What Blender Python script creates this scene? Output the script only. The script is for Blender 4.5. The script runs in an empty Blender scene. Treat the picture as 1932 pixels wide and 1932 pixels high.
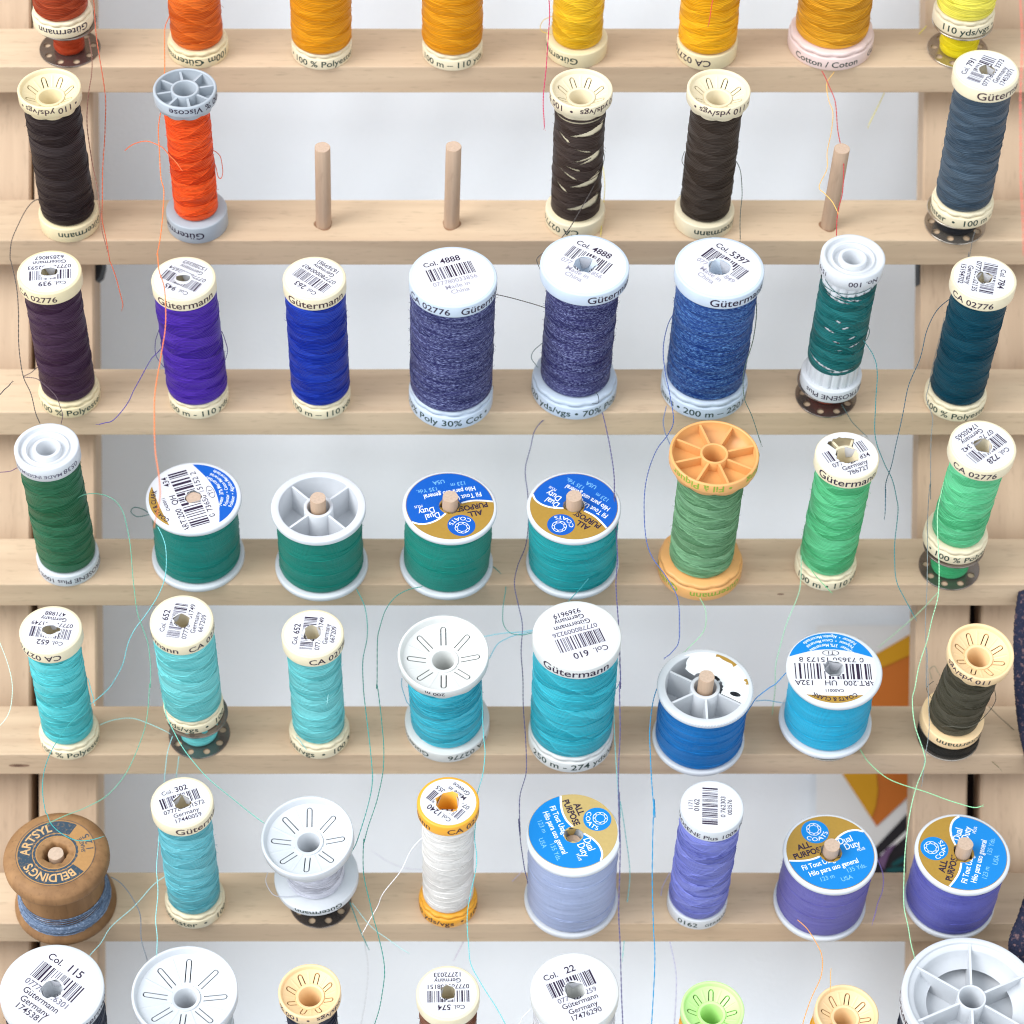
import bpy, math, random
from mathutils import Vector, Matrix
from mathutils.geometry import tessellate_polygon

scene = bpy.context.scene
col = scene.collection
S = 0.001                      # everything below is written in millimetres
PI = math.pi
sin, cos, rad = math.sin, math.cos, math.radians

# ------------------------------------------------------------------ camera
CAM_D = 978.0                  # camera to the plane the pegs stand on
FPX = 5000.0                   # focal length in 1932-px units
cam_data = bpy.data.cameras.new("camera")
cam = bpy.data.objects.new("camera", cam_data)
col.objects.link(cam)
cam.location = (0, -CAM_D * S, 0)
cam.rotation_euler = (PI / 2, 0, 0)
cam_data.sensor_width = 36
cam_data.lens = 36 * FPX / 1932
cam_data.clip_start = 0.05
cam_data.clip_end = 50
cam_data.dof.use_dof = True
cam_data.dof.focus_distance = 0.940
cam_data.dof.aperture_fstop = 6.2
scene.camera = cam

# ------------------------------------------------------------------ light
world = bpy.data.worlds.new("World")
scene.world = world
world.use_nodes = True
bg = world.node_tree.nodes["Background"]
bg.inputs[1].default_value = 1.0
_wn = world.node_tree
_tc = _wn.nodes.new('ShaderNodeTexCoord')
_sp = _wn.nodes.new('ShaderNodeSeparateXYZ')
_wn.links.new(_tc.outputs['Generated'], _sp.inputs[0])
_mr = _wn.nodes.new('ShaderNodeMapRange')          # added frontal world light to brighten the wall evenly, dim elsewhere
_mr.interpolation_type = 'SMOOTHSTEP'
_mr.inputs['From Min'].default_value = 0.25
_mr.inputs['From Max'].default_value = -1.0
_mr.inputs['To Min'].default_value = 0.40
_mr.inputs['To Max'].default_value = 1.48
_wn.links.new(_sp.outputs[1], _mr.inputs['Value'])
_vm = _wn.nodes.new('ShaderNodeVectorMath')
_vm.operation = 'SCALE'
_vm.inputs[0].default_value = (0.87, 0.935, 1.0)
_wn.links.new(_mr.outputs[0], _vm.inputs['Scale'])
_wn.links.new(_vm.outputs[0], bg.inputs[0])


def area(name, loc, target, size, power, colour):
    d = bpy.data.lights.new(name, 'AREA')
    d.shape = 'RECTANGLE'
    d.size, d.size_y = size
    d.energy = power
    d.color = colour
    o = bpy.data.objects.new(name, d)
    col.objects.link(o)
    o.location = loc
    o.rotation_euler = (Vector(target) - Vector(loc)).to_track_quat('-Z', 'Y').to_euler()
    return o


area("window_light", (-1.40, -1.55, 0.80), (0, 0, 0), (1.3, 1.3), 46, (0.99, 0.99, 1.0))
scene.view_settings.view_transform = 'Standard'
scene.view_settings.look = 'None'
scene.view_settings.exposure = 0.18
scene.view_settings.gamma = 1.0
scene.view_settings.use_curve_mapping = False
scene.cycles.max_bounces = 8
scene.cycles.use_denoising = True
scene.cycles.filter_width = 1.1

# ------------------------------------------------------------------ frames
E0 = rad(48.5)                                   # tilt of the pegs out of the rack plane
PEG = Vector((0.0262 * 0.749, -cos(rad(41.5)), sin(rad(41.5)))).normalized()   # peg direction
BACK = Vector((0, sin(rad(41.5)), cos(rad(41.5))))    # along a bar's top face, towards the wall
NRM = Vector((0, -cos(rad(41.5)), sin(rad(41.5))))    # bar top face normal
BAR_D, BAR_H = 22.7, 12.2
FRONT_Y = [126, 454, 778, 1103, 1424, 1743, 2063, -200]     # front edge of each bar in the photograph
ORG = {'A': 0.0, 'B': 649.8, 'C': 1282.1, 'a': 0.0, 'b': 454.9, 'c': 812.3, 'd': 1104.7, 'e': 1444.5}
ZK = 0.33635


def at(px, py, y):
    d = CAM_D + y
    return Vector(((px - 966) / FPX * d, y, (966 - py) / FPX * d))


def zp(key, x, y):
    return (ORG[key[0]] + x * ZK, ORG[key[1]] + y * ZK)


BAR_P = []
for yf in FRONT_Y:
    BAR_P.append(at(966, yf, -BAR_D / 2 * BACK.y))


def ray_plane(px, py, p0, n):
    c = Vector((0, -CAM_D, 0))
    d = at(px, py, 0) - c
    t = (p0 - c).dot(n) / d.dot(n)
    return c + d * t


# ------------------------------------------------------------------ mesh helper
class MB:
    def __init__(self):
        self.v, self.f, self.m, self.s = [], [], [], []

    def add(self, verts, faces, mat=0, smooth=False):
        o = len(self.v)
        self.v.extend(verts)
        for f in faces:
            self.f.append([i + o for i in f])
            self.m.append(mat)
            self.s.append(smooth)

    def lathe(self, prof, n=64, mat=0, mod=None, smooth=True):
        o = len(self.v)
        for k, (r, z) in enumerate(prof):
            for i in range(n):
                th = 2 * PI * i / n
                rr, zz = mod(k, th, r, z) if mod else (r, z)
                self.v.append((rr * cos(th), rr * sin(th), zz))
        for k in range(len(prof) - 1):
            for i in range(n):
                j = (i + 1) % n
                self.f.append([o + k * n + i, o + k * n + j, o + (k + 1) * n + j, o + (k + 1) * n + i])
                self.m.append(mat)
                self.s.append(smooth)

    def cap(self, r, z, n=48, mat=0, up=True, c=(0, 0)):
        vs = [(c[0] + r * cos(2 * PI * i / n), c[1] + r * sin(2 * PI * i / n), z) for i in range(n)]
        f = list(range(n))
        self.add(vs, [f if up else f[::-1]], mat)

    def fill(self, polys, z, mat=0, zf=None):
        """flat area bounded by polys[0] with holes polys[1:]"""
        pl = [[Vector((p[0], p[1], 0)) for p in q] for q in polys]
        tris = tessellate_polygon(pl)
        flat = [p for q in pl for p in q]
        vs = [(p.x, p.y, zf(math.hypot(p.x, p.y)) if zf else z) for p in flat]
        out = []
        for t in tris:
            a, b, c = (flat[i] for i in t)
            cr = (b.x - a.x) * (c.y - a.y) - (b.y - a.y) * (c.x - a.x)
            out.append(list(t) if cr > 0 else list(t)[::-1])
        self.add(vs, out, mat)

    def tube(self, pts, r, mat=0, n=6, taper=None, closed=False):
        pts = [Vector(p) for p in pts]
        o = len(self.v)
        ref = Vector((0.31, 0.77, 0.55))
        N = len(pts)
        for i, p in enumerate(pts):
            t = (pts[min(i + 1, N - 1)] - pts[max(i - 1, 0)])
            if t.length < 1e-9:
                t = Vector((0, 0, 1))
            t.normalize()
            a = t.cross(ref)
            if a.length < 1e-4:
                a = t.cross(Vector((1, 0, 0)))
            a.normalize()
            b = t.cross(a)
            rr = r * (taper(i / max(1, N - 1)) if taper else 1)
            for k in range(n):
                q = p + (a * cos(2 * PI * k / n) + b * sin(2 * PI * k / n)) * rr
                self.v.append(tuple(q))
        for i in range(N - 1):
            for k in range(n):
                j = (k + 1) % n
                self.f.append([o + i * n + k, o + i * n + j, o + (i + 1) * n + j, o + (i + 1) * n + k])
                self.m.append(mat)
                self.s.append(True)
        self.f.append([o + k for k in range(n)][::-1]); self.m.append(mat); self.s.append(False)
        self.f.append([o + (N - 1) * n + k for k in range(n)]); self.m.append(mat); self.s.append(False)

    def box(self, p0, p1, mat=0):
        x0, y0, z0 = p0
        x1, y1, z1 = p1
        self.add([(x0, y0, z0), (x1, y0, z0), (x1, y1, z0), (x0, y1, z0), (x0, y0, z1), (x1, y0, z1), (x1, y1, z1), (x0, y1, z1)],
                 [[3, 2, 1, 0], [4, 5, 6, 7], [0, 1, 5, 4], [1, 2, 6, 5], [2, 3, 7, 6], [3, 0, 4, 7]], mat)

    def build(self, name, mats, parent=None):
        me = bpy.data.meshes.new(name)
        me.from_pydata([(v[0] * S, v[1] * S, v[2] * S) for v in self.v], [], self.f)
        for m in (mats if isinstance(mats, (list, tuple)) else [mats]):
            me.materials.append(m)
        me.polygons.foreach_set("material_index", self.m)
        me.polygons.foreach_set("use_smooth", self.s)
        me.update()
        o = bpy.data.objects.new(name, me)
        col.objects.link(o)
        if parent:
            o.parent = parent
        return o


def refine(mb, start, tol, zf):
    """split long edges of the triangles added since face index start, so a bent surface stays smooth"""
    for _ in range(5):
        mid = {}
        new_f, new_m = [], []
        changed = False

        def mp(a, b):
            va, vb = mb.v[a], mb.v[b]
            if math.hypot(va[0] - vb[0], va[1] - vb[1]) <= tol:
                return None
            k = (min(a, b), max(a, b))
            if k not in mid:
                x, y = (va[0] + vb[0]) / 2, (va[1] + vb[1]) / 2
                mb.v.append((x, y, zf(math.hypot(x, y))))
                mid[k] = len(mb.v) - 1
            return mid[k]
        for f, m in zip(mb.f[start:], mb.m[start:]):
            a, b, c = f
            ab, bc, ca = mp(a, b), mp(b, c), mp(c, a)
            n = sum(q is not None for q in (ab, bc, ca))
            if n:
                changed = True
            if n == 0:
                t = [[a, b, c]]
            elif n == 3:
                t = [[a, ab, ca], [ab, b, bc], [ca, bc, c], [ab, bc, ca]]
            elif n == 1:
                if ab is not None: t = [[a, ab, c], [ab, b, c]]
                elif bc is not None: t = [[a, b, bc], [a, bc, c]]
                else: t = [[a, b, ca], [ca, b, c]]
            else:
                if ab is None: t = [[a, b, bc], [a, bc, ca], [ca, bc, c]]
                elif bc is None: t = [[b, c, ca], [b, ca, ab], [ab, ca, a]]
                else: t = [[c, a, ab], [c, ab, bc], [bc, ab, b]]
            new_f += t
            new_m += [m] * len(t)
        mb.f[start:] = new_f
        mb.m[start:] = new_m
        mb.s[start:] = [True] * len(new_f)
        if not changed:
            break


def circle(r, n=64, c=(0, 0), a0=0.0):
    return [(c[0] + r * cos(a0 + 2 * PI * i / n), c[1] + r * sin(a0 + 2 * PI * i / n)) for i in range(n)]


def spline(pts, sub=8):
    pts = [Vector(p) for p in pts]
    if len(pts) < 3:
        return [pts[0].lerp(pts[-1], i / 8) for i in range(9)]
    out = []
    for i in range(len(pts) - 1):
        p0, p1, p2, p3 = pts[max(i - 1, 0)], pts[i], pts[i + 1], pts[min(i + 2, len(pts) - 1)]
        for k in range(sub):
            t = k / sub
            out.append(0.5 * ((2 * p1) + (p2 - p0) * t + (2 * p0 - 5 * p1 + 4 * p2 - p3) * t * t + (3 * p1 - p0 - 3 * p2 + p3) * t ** 3))
    out.append(pts[-1])
    return out


def tag(o, label=None, cat=None, group=None, kind=None):
    if label:
        o['label'] = label
    if cat:
        o['category'] = cat
    if group:
        o['group'] = group
    if kind:
        o['kind'] = kind
    return o


def empty(name, loc=(0, 0, 0), rot=None):
    o = bpy.data.objects.new(name, None)
    o.empty_display_size = 0.01
    col.objects.link(o)
    if rot is not None:
        o.matrix_world = Matrix.Translation(Vector(loc) * S) @ rot.to_4x4()
    else:
        o.location = Vector(loc) * S
    return o


# ------------------------------------------------------------------ materials
def lin(c):
    f = lambda u: u / 12.92 if u <= 0.04045 else ((u + 0.055) / 1.055) ** 2.4
    return tuple(f(x / 255.0) for x in c)


_mats = {}


def new_mat(name):
    m = bpy.data.materials.new(name)
    m.use_nodes = True
    nt = m.node_tree
    return m, nt, nt.nodes["Principled BSDF"]


def node(nt, t, **kw):
    n = nt.nodes.new(t)
    for k, v in kw.items():
        setattr(n, k, v)
    return n


def mth(nt, op, a, b=None, c=None):
    n = nt.nodes.new('ShaderNodeMath')
    n.operation = op
    for i, x in enumerate((a, b, c)):
        if x is None:
            continue
        if isinstance(x, (int, float)):
            n.inputs[i].default_value = x
        else:
            nt.links.new(x, n.inputs[i])
    return n.outputs[0]


def mixc(nt, fac, a, b):
    n = nt.nodes.new('ShaderNodeMix')
    n.data_type = 'RGBA'
    for i, x in ((0, fac), (6, a), (7, b)):
        if isinstance(x, (int, float)):
            n.inputs[i].default_value = x
        elif isinstance(x, tuple):
            n.inputs[i].default_value = (*x[:3], 1)
        else:
            nt.links.new(x, n.inputs[i])
    return n.outputs[2]


def m_flat(name, srgb, rough=0.5, spec=0.4, metal=0.0, gain=1.0, mottle=0.0, scale=300.0):
    key = (name, srgb, rough, metal)
    if key in _mats:
        return _mats[key]
    m, nt, b = new_mat(name)
    c = tuple(min(0.85, x * gain) for x in lin(srgb))
    b.inputs['Base Color'].default_value = (*c, 1)
    b.inputs['Roughness'].default_value = rough
    b.inputs['Specular IOR Level'].default_value = spec
    b.inputs['Metallic'].default_value = metal
    if mottle:
        tc = node(nt, 'ShaderNodeTexCoord')
        nz = node(nt, 'ShaderNodeTexNoise')
        nz.inputs['Scale'].default_value = scale
        nz.inputs['Detail'].default_value = 4
        nt.links.new(tc.outputs['Object'], nz.inputs['Vector'])
        d = tuple(x * (1 - mottle) for x in c)
        nt.links.new(mixc(nt, nz.outputs['Fac'], d, tuple(min(0.88, x * (1 + mottle * 0.6)) for x in c)), b.inputs['Base Color'])
        r = mth(nt, 'MULTIPLY_ADD', nz.outputs['Fac'], 0.3, rough - 0.15)
        nt.links.new(r, b.inputs['Roughness'])
        bp = node(nt, 'ShaderNodeBump')
        bp.inputs['Strength'].default_value = 0.15
        bp.inputs['Distance'].default_value = 0.0004
        nt.links.new(nz.outputs['Fac'], bp.inputs['Height'])
        nt.links.new(bp.outputs[0], b.inputs['Normal'])
    _mats[key] = m
    return m


def plastic(srgb):
    return m_flat("spool_plastic", srgb, 0.40, 0.45, mottle=0.10, scale=170)


PAPER = m_flat("label_paper", (208, 208, 213), 0.6, 0.3, mottle=0.04, scale=500)
INK = m_flat("label_ink", (48, 36, 56), 0.6, 0.2)
INKG = m_flat("rim_ink", (34, 58, 52), 0.5, 0.3)
INKB = m_flat("rim_ink_brown", (66, 44, 52), 0.5, 0.3)
INKFAINT = m_flat("label_ink_worn", (150, 146, 160), 0.6, 0.2)
INKMID = m_flat("label_ink_grey", (96, 92, 108), 0.6, 0.2)
GOLD = m_flat("label_gold", (164, 128, 52), 0.42, 0.4, mottle=0.10, scale=900)
GOLDP = m_flat("label_gold_pale", (186, 160, 100), 0.42, 0.4, mottle=0.10, scale=900)
LBLUE = m_flat("label_blue", (0, 84, 176), 0.45, 0.4)
LCYAN = m_flat("label_cyan_blue", (0, 122, 196), 0.45, 0.4)
WINK = m_flat("label_white_ink", (236, 240, 246), 0.6, 0.3)
CINK = m_flat("label_pale_blue_ink", (126, 190, 230), 0.6, 0.3)
GRINK = m_flat("rim_green_ink", (128, 160, 50), 0.5, 0.3)
STEEL = m_flat("bobbin_steel", (186, 176, 164), 0.24, 0.5, metal=0.85)
DARKSTEEL = m_flat("dark_bobbin_steel", (140, 130, 124), 0.26, 0.5, metal=0.85)
BLACKRUB = m_flat("black_rubber", (36, 36, 38), 0.6, 0.3)


def m_thread(srgb, band=5.0, slope=0.9, pitch=0.70, seed=0.0, contrast=0.30, fleck=None, sheen=0.04, rough=0.42, step=0.17, edge=1.0):
    m, nt, b = new_mat("thread")
    base = tuple(x * min(0.97, 0.86 / max(lin(srgb))) for x in lin(srgb))
    lum = 0.25 * base[0] + 0.6 * base[1] + 0.15 * base[2]
    sat = 0.95 if base[2] > 0.25 * max(base) else 1.0
    base = tuple(lum + (x - lum) * sat for x in base)
    tc = node(nt, 'ShaderNodeTexCoord')
    mp = node(nt, 'ShaderNodeVectorMath', operation='SCALE')
    mp.inputs['Scale'].default_value = 1000
    nt.links.new(tc.outputs['Object'], mp.inputs[0])
    sx = node(nt, 'ShaderNodeSeparateXYZ')
    nt.links.new(mp.outputs[0], sx.inputs[0])
    X, Y, Z = sx.outputs
    th = mth(nt, 'ARCTAN2', X, mth(nt, 'MULTIPLY', Y, -1.0))
    nz = node(nt, 'ShaderNodeTexNoise')
    nz.noise_dimensions = '4D'
    nz.inputs['W'].default_value = seed * 3.7
    nz.inputs['Scale'].default_value = 0.16
    nz.inputs['Detail'].default_value = 2
    nt.links.new(mp.outputs[0], nz.inputs['Vector'])
    s1 = mth(nt, 'SINE', mth(nt, 'ADD', th, seed))
    s2 = mth(nt, 'SINE', mth(nt, 'MULTIPLY_ADD', th, 2.0, seed * 1.7))
    bb = mth(nt, 'MULTIPLY', Z, 1.0 / band)
    bb = mth(nt, 'MULTIPLY_ADD', s1, 0.28, bb)
    bb = mth(nt, 'MULTIPLY_ADD', s2, 0.10, bb)
    bb = mth(nt, 'MULTIPLY_ADD', nz.outputs['Fac'], 0.45, bb)
    bb = mth(nt, 'MULTIPLY_ADD', th, 0.22 * math.copysign(1, sin(seed * 5.1)) if slope > 0.3 else 0.02, bb)
    cell = mth(nt, 'FLOOR', bb)
    fr = mth(nt, 'FRACT', bb)
    wn = node(nt, 'ShaderNodeTexWhiteNoise')
    wn.noise_dimensions = '1D'
    nt.links.new(mth(nt, 'MULTIPLY_ADD', cell, 1.37, seed * 13.1), wn.inputs['W'])
    rnd = wn.outputs['Value']
    sl = mth(nt, 'MULTIPLY_ADD', rnd, 2 * slope, -slope)
    u = mth(nt, 'DIVIDE', mth(nt, 'ADD', Z, mth(nt, 'MULTIPLY', sl, th)), pitch)
    # fine irregularity of the individual turns
    n2 = node(nt, 'ShaderNodeTexNoise')
    n2.inputs['Scale'].default_value = 1.0
    n2.inputs['Detail'].default_value = 3
    cv = node(nt, 'ShaderNodeCombineXYZ')
    nt.links.new(mth(nt, 'MULTIPLY', th, 1.2), cv.inputs[0])
    nt.links.new(mth(nt, 'MULTIPLY', u, 0.55), cv.inputs[1])
    nt.links.new(mth(nt, 'ADD', cell, seed), cv.inputs[2])
    nt.links.new(cv.outputs[0], n2.inputs['Vector'])
    ph = mth(nt, 'MULTIPLY_ADD', n2.outputs['Fac'], 5.0, mth(nt, 'MULTIPLY', u, 2 * PI))
    ln = mth(nt, 'MULTIPLY_ADD', mth(nt, 'SINE', ph), 0.5, 0.5)
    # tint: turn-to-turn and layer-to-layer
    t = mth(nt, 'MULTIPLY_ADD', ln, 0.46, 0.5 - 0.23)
    t = mth(nt, 'ADD', t, mth(nt, 'MULTIPLY_ADD', fr, 0.36 * edge, -0.18 * edge))  # dark-to-light shading across each layer, painted into the colour
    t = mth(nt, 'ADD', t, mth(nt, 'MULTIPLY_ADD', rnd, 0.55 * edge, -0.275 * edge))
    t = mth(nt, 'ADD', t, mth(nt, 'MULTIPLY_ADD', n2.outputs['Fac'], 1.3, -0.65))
    # layers overlap: a lit lip and a shaded crease at each border, painted into the tint
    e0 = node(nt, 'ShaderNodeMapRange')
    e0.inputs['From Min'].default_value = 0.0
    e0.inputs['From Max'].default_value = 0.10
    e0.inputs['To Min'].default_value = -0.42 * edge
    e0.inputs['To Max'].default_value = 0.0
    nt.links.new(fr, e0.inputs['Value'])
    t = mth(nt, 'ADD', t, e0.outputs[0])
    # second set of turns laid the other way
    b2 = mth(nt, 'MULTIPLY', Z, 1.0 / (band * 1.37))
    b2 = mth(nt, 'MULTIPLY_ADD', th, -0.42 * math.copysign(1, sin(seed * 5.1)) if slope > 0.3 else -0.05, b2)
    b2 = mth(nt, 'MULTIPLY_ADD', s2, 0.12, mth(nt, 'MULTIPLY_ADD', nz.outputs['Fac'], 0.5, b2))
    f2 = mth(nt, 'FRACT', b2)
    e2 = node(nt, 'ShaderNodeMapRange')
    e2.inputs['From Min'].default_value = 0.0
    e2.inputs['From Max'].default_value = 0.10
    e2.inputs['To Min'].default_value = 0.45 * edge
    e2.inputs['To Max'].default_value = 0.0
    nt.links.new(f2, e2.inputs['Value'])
    t = mth(nt, 'ADD', t, mth(nt, 'MULTIPLY_ADD', f2, -0.30 * edge, 0.13 * edge))  # shading and lit edge of this set, also painted into the tint
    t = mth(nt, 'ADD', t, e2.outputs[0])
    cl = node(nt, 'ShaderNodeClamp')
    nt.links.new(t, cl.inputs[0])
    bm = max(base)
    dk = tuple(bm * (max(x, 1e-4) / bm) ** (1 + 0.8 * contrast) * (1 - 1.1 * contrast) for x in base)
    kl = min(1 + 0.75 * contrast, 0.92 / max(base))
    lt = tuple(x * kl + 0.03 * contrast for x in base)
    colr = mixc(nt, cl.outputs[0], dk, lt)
    if fleck:
        n3 = node(nt, 'ShaderNodeTexNoise')
        n3.inputs['Scale'].default_value = 1.0
        n3.inputs['Detail'].default_value = 4
        n3.inputs['Roughness'].default_value = 0.75
        c3 = node(nt, 'ShaderNodeCombineXYZ')
        nt.links.new(mth(nt, 'MULTIPLY', th, 11.0), c3.inputs[0])
        nt.links.new(mth(nt, 'MULTIPLY', mth(nt, 'ADD', Z, mth(nt, 'MULTIPLY', sl, th)), 2.0), c3.inputs[1])
        nt.links.new(c3.outputs[0], n3.inputs['Vector'])
        rp = node(nt, 'ShaderNodeMapRange')
        rp.inputs['From Min'].default_value = 0.47
        rp.inputs['From Max'].default_value = 0.62
        nt.links.new(n3.outputs['Fac'], rp.inputs['Value'])
        n4 = mth(nt, 'MULTIPLY_ADD', n2.outputs['Fac'], 2.4, -0.65)
        n4.node.use_clamp = True
        colr = mixc(nt, mth(nt, 'MULTIPLY', rp.outputs[0], n4), colr, lin(fleck))
    nt.links.new(colr, b.inputs['Base Color'])
    h = mth(nt, 'MULTIPLY_ADD', fr, 0.16 * edge * step / 0.17, mth(nt, 'MULTIPLY', ln, 0.12))
    h = mth(nt, 'MULTIPLY_ADD', n2.outputs['Fac'], 0.07, h)
    bp = node(nt, 'ShaderNodeBump')
    bp.inputs['Strength'].default_value = 0.75
    bp.inputs['Distance'].default_value = 0.001
    nt.links.new(h, bp.inputs['Height'])
    nt.links.new(bp.outputs[0], b.inputs['Normal'])
    b.inputs['Roughness'].default_value = rough
    b.inputs['Specular IOR Level'].default_value = 0.12 if lum < 0.05 else 0.32
    b.inputs['Specular Tint'].default_value = (*[min(1, 0.35 + 0.9 * x) for x in base], 1)
    b.inputs['Anisotropic'].default_value = 0.75
    tg = node(nt, 'ShaderNodeTangent')
    tg.direction_type = 'RADIAL'
    tg.axis = 'Z'
    nt.links.new(tg.outputs[0], b.inputs['Tangent'])
    b.inputs['Sheen Weight'].default_value = sheen
    b.inputs['Sheen Tint'].default_value = (*[min(1, 0.3 + x) for x in base], 1)
    return m


def m_wood(name, c0, c1, along=0, seed=0.0, scale=1.0, spots=0.32):
    m, nt, b = new_mat(name)
    tc = node(nt, 'ShaderNodeTexCoord')
    mp = node(nt, 'ShaderNodeMapping')
    sc = [220.0 * scale] * 3
    sc[along] = 9.0 * scale
    mp.inputs['Scale'].default_value = sc
    mp.inputs['Location'].default_value = (seed, seed * 0.7, seed * 1.3)
    nt.links.new(tc.outputs['Object'], mp.inputs['Vector'])
    n1 = node(nt, 'ShaderNodeTexNoise')
    n1.inputs['Scale'].default_value = 1.0
    n1.inputs['Detail'].default_value = 6
    n1.inputs['Distortion'].default_value = 0.4
    nt.links.new(mp.outputs[0], n1.inputs['Vector'])
    mp2 = node(nt, 'ShaderNodeMapping')
    sc2 = [34.0] * 3
    sc2[along] = 4.0
    mp2.inputs['Scale'].default_value = sc2
    mp2.inputs['Location'].default_value = (seed * 1.9, seed, seed)
    nt.links.new(tc.outputs['Object'], mp2.inputs['Vector'])
    n2 = node(nt, 'ShaderNodeTexNoise')
    n2.inputs['Scale'].default_value = 1.0
    n2.inputs['Detail'].default_value = 5
    nt.links.new(mp2.outputs[0], n2.inputs['Vector'])
    f = mth(nt, 'ADD', mth(nt, 'MULTIPLY', n1.outputs['Fac'], 0.5), mth(nt, 'MULTIPLY', n2.outputs['Fac'], 0.75))
    mr = node(nt, 'ShaderNodeMapRange')
    mr.inputs['From Min'].default_value = 0.42
    mr.inputs['From Max'].default_value = 0.82
    nt.links.new(f, mr.inputs['Value'])
    colr = mixc(nt, mr.outputs[0], lin(c0), lin(c1))
    # small dark flecks of the grain
    mp3 = node(nt, 'ShaderNodeMapping')
    sc3 = [900.0] * 3
    sc3[along] = 160.0
    mp3.inputs['Scale'].default_value = sc3
    nt.links.new(tc.outputs['Object'], mp3.inputs['Vector'])
    n3 = node(nt, 'ShaderNodeTexNoise')
    n3.inputs['Scale'].default_value = 1.0
    n3.inputs['Detail'].default_value = 2
    nt.links.new(mp3.outputs[0], n3.inputs['Vector'])
    r3 = node(nt, 'ShaderNodeMapRange')
    r3.inputs['From Min'].default_value = 0.58
    r3.inputs['From Max'].default_value = 0.78
    nt.links.new(n3.outputs['Fac'], r3.inputs['Value'])
    colr = mixc(nt, mth(nt, 'MULTIPLY', r3.outputs[0], spots), colr, tuple(x * 0.55 for x in lin(c0)))
    nt.links.new(colr, b.inputs['Base Color'])
    b.inputs['Roughness'].default_value = 0.62
    b.inputs['Specular IOR Level'].default_value = 0.25
    bp = node(nt, 'ShaderNodeBump')
    bp.inputs['Strength'].default_value = 0.25
    bp.inputs['Distance'].default_value = 0.0004
    nt.links.new(f, bp.inputs['Height'])
    nt.links.new(bp.outputs[0], b.inputs['Normal'])
    return m


# ------------------------------------------------------------------ lettering
_text = {}


def glyphs(body, bold=0.0):
    key = (body, bold)
    if key not in _text:
        cu = bpy.data.curves.new("lettering_source", 'FONT')
        cu.body = body
        cu.size = 1.0
        cu.resolution_u = 3
        cu.offset = bold
        cu.align_x = 'CENTER'
        ob = bpy.data.objects.new("lettering_source", cu)
        me = bpy.data.meshes.new_from_object(ob)
        vs = [tuple(v.co) for v in me.vertices]
        fs = [tuple(p.vertices) for p in me.polygons]
        bpy.data.objects.remove(ob)
        bpy.data.curves.remove(cu)
        bpy.data.meshes.remove(me)
        _text[key] = (vs, fs)
    return _text[key]


def orient(vs2, fs):
    out = []
    for f in fs:
        a = 0
        for i in range(len(f)):
            p, q = vs2[f[i]], vs2[f[(i + 1) % len(f)]]
            a += p[0] * q[1] - q[0] * p[1]
        out.append(list(f) if a > 0 else list(f)[::-1])
    return out


def flat_text(mb, body, x, y, size, z, rot=0.0, mat=0, bold=0.0, sx=1.0, hole=None, clip=None, off=(0, 0)):
    """lettering lying on a disc; rot turns the whole label, hole = (cx, cy, r) left free"""
    vs, fs = glyphs(body, bold)
    ca, sa = cos(rot), sin(rot)
    pts = []
    for v in vs:
        px, py = x + v[0] * size * sx, y + v[1] * size
        pts.append((px * ca - py * sa + off[0], px * sa + py * ca + off[1]))
    keep = []
    for f in orient(pts, fs):
        cx = sum(pts[i][0] for i in f) / len(f)
        cy = sum(pts[i][1] for i in f) / len(f)
        if hole and math.hypot(cx - hole[0], cy - hole[1]) < hole[2]:
            continue
        if clip and math.hypot(cx - off[0], cy - off[1]) > clip:
            continue
        keep.append(f)
    mb.add([(p[0], p[1], z) for p in pts], keep, mat)


def rim_text(mb, body, R, z, size, ang=0.0, mat=0, bold=0.0, sx=1.0, flip=False):
    """lettering wrapped round a rim; ang in degrees from the front (+ to the right)"""
    vs, fs = glyphs(body, bold)
    flat = []
    for v in vs:
        px, py = v[0] * size * sx, v[1] * size
        if flip:
            px, py = -px, size * 0.7 - py
        flat.append((px, py))
    out = []
    for f in orient(flat, fs):
        for k in range(1, len(f) - 1):
            stack = [[flat[f[0]], flat[f[k]], flat[f[k + 1]]]]
            while stack:                      # wide strokes are split so that they follow the curve
                t = stack.pop()
                e = [abs(t[i][0] - t[(i + 1) % 3][0]) for i in range(3)]
                m = max(range(3), key=lambda i: e[i])
                if e[m] > 0.75:
                    p, q, r = t[m], t[(m + 1) % 3], t[(m + 2) % 3]
                    h = ((p[0] + q[0]) / 2, (p[1] + q[1]) / 2)
                    stack += [[p, h, r], [h, q, r]]
                else:
                    out.append(t)
    pts, fcs = [], []
    for t in out:
        fcs.append([len(pts), len(pts) + 1, len(pts) + 2])
        for px, py in t:
            th = -PI / 2 + rad(ang) + px / R
            pts.append((R * cos(th), R * sin(th), z + py))
    mb.add(pts, fcs, mat)


def arc_text(mb, body, r, ang, size, z, mat=0, bold=0.0, tops_out=True, sx=1.0, off=(0, 0), hole=None):
    """lettering along a circle on a disc; ang in degrees (ccw from +x) of the middle of the text"""
    vs, fs = glyphs(body, bold)
    pts = []
    for v in vs:
        px, py = v[0] * size * sx, (v[1] - 0.35) * size
        if tops_out:
            th = rad(ang) - px / r
            rr = r + py
        else:
            th = rad(ang) + px / r
            rr = r - py
        pts.append((off[0] + rr * cos(th), off[1] + rr * sin(th)))
    fs2 = orient(pts, fs)
    if hole:
        fs2 = [f for f in fs2 if math.hypot(sum(pts[i][0] for i in f) / len(f) - hole[0], sum(pts[i][1] for i in f) / len(f) - hole[1]) > hole[2]]
    mb.add([(p[0], p[1], z) for p in pts], fs2, mat)


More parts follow.
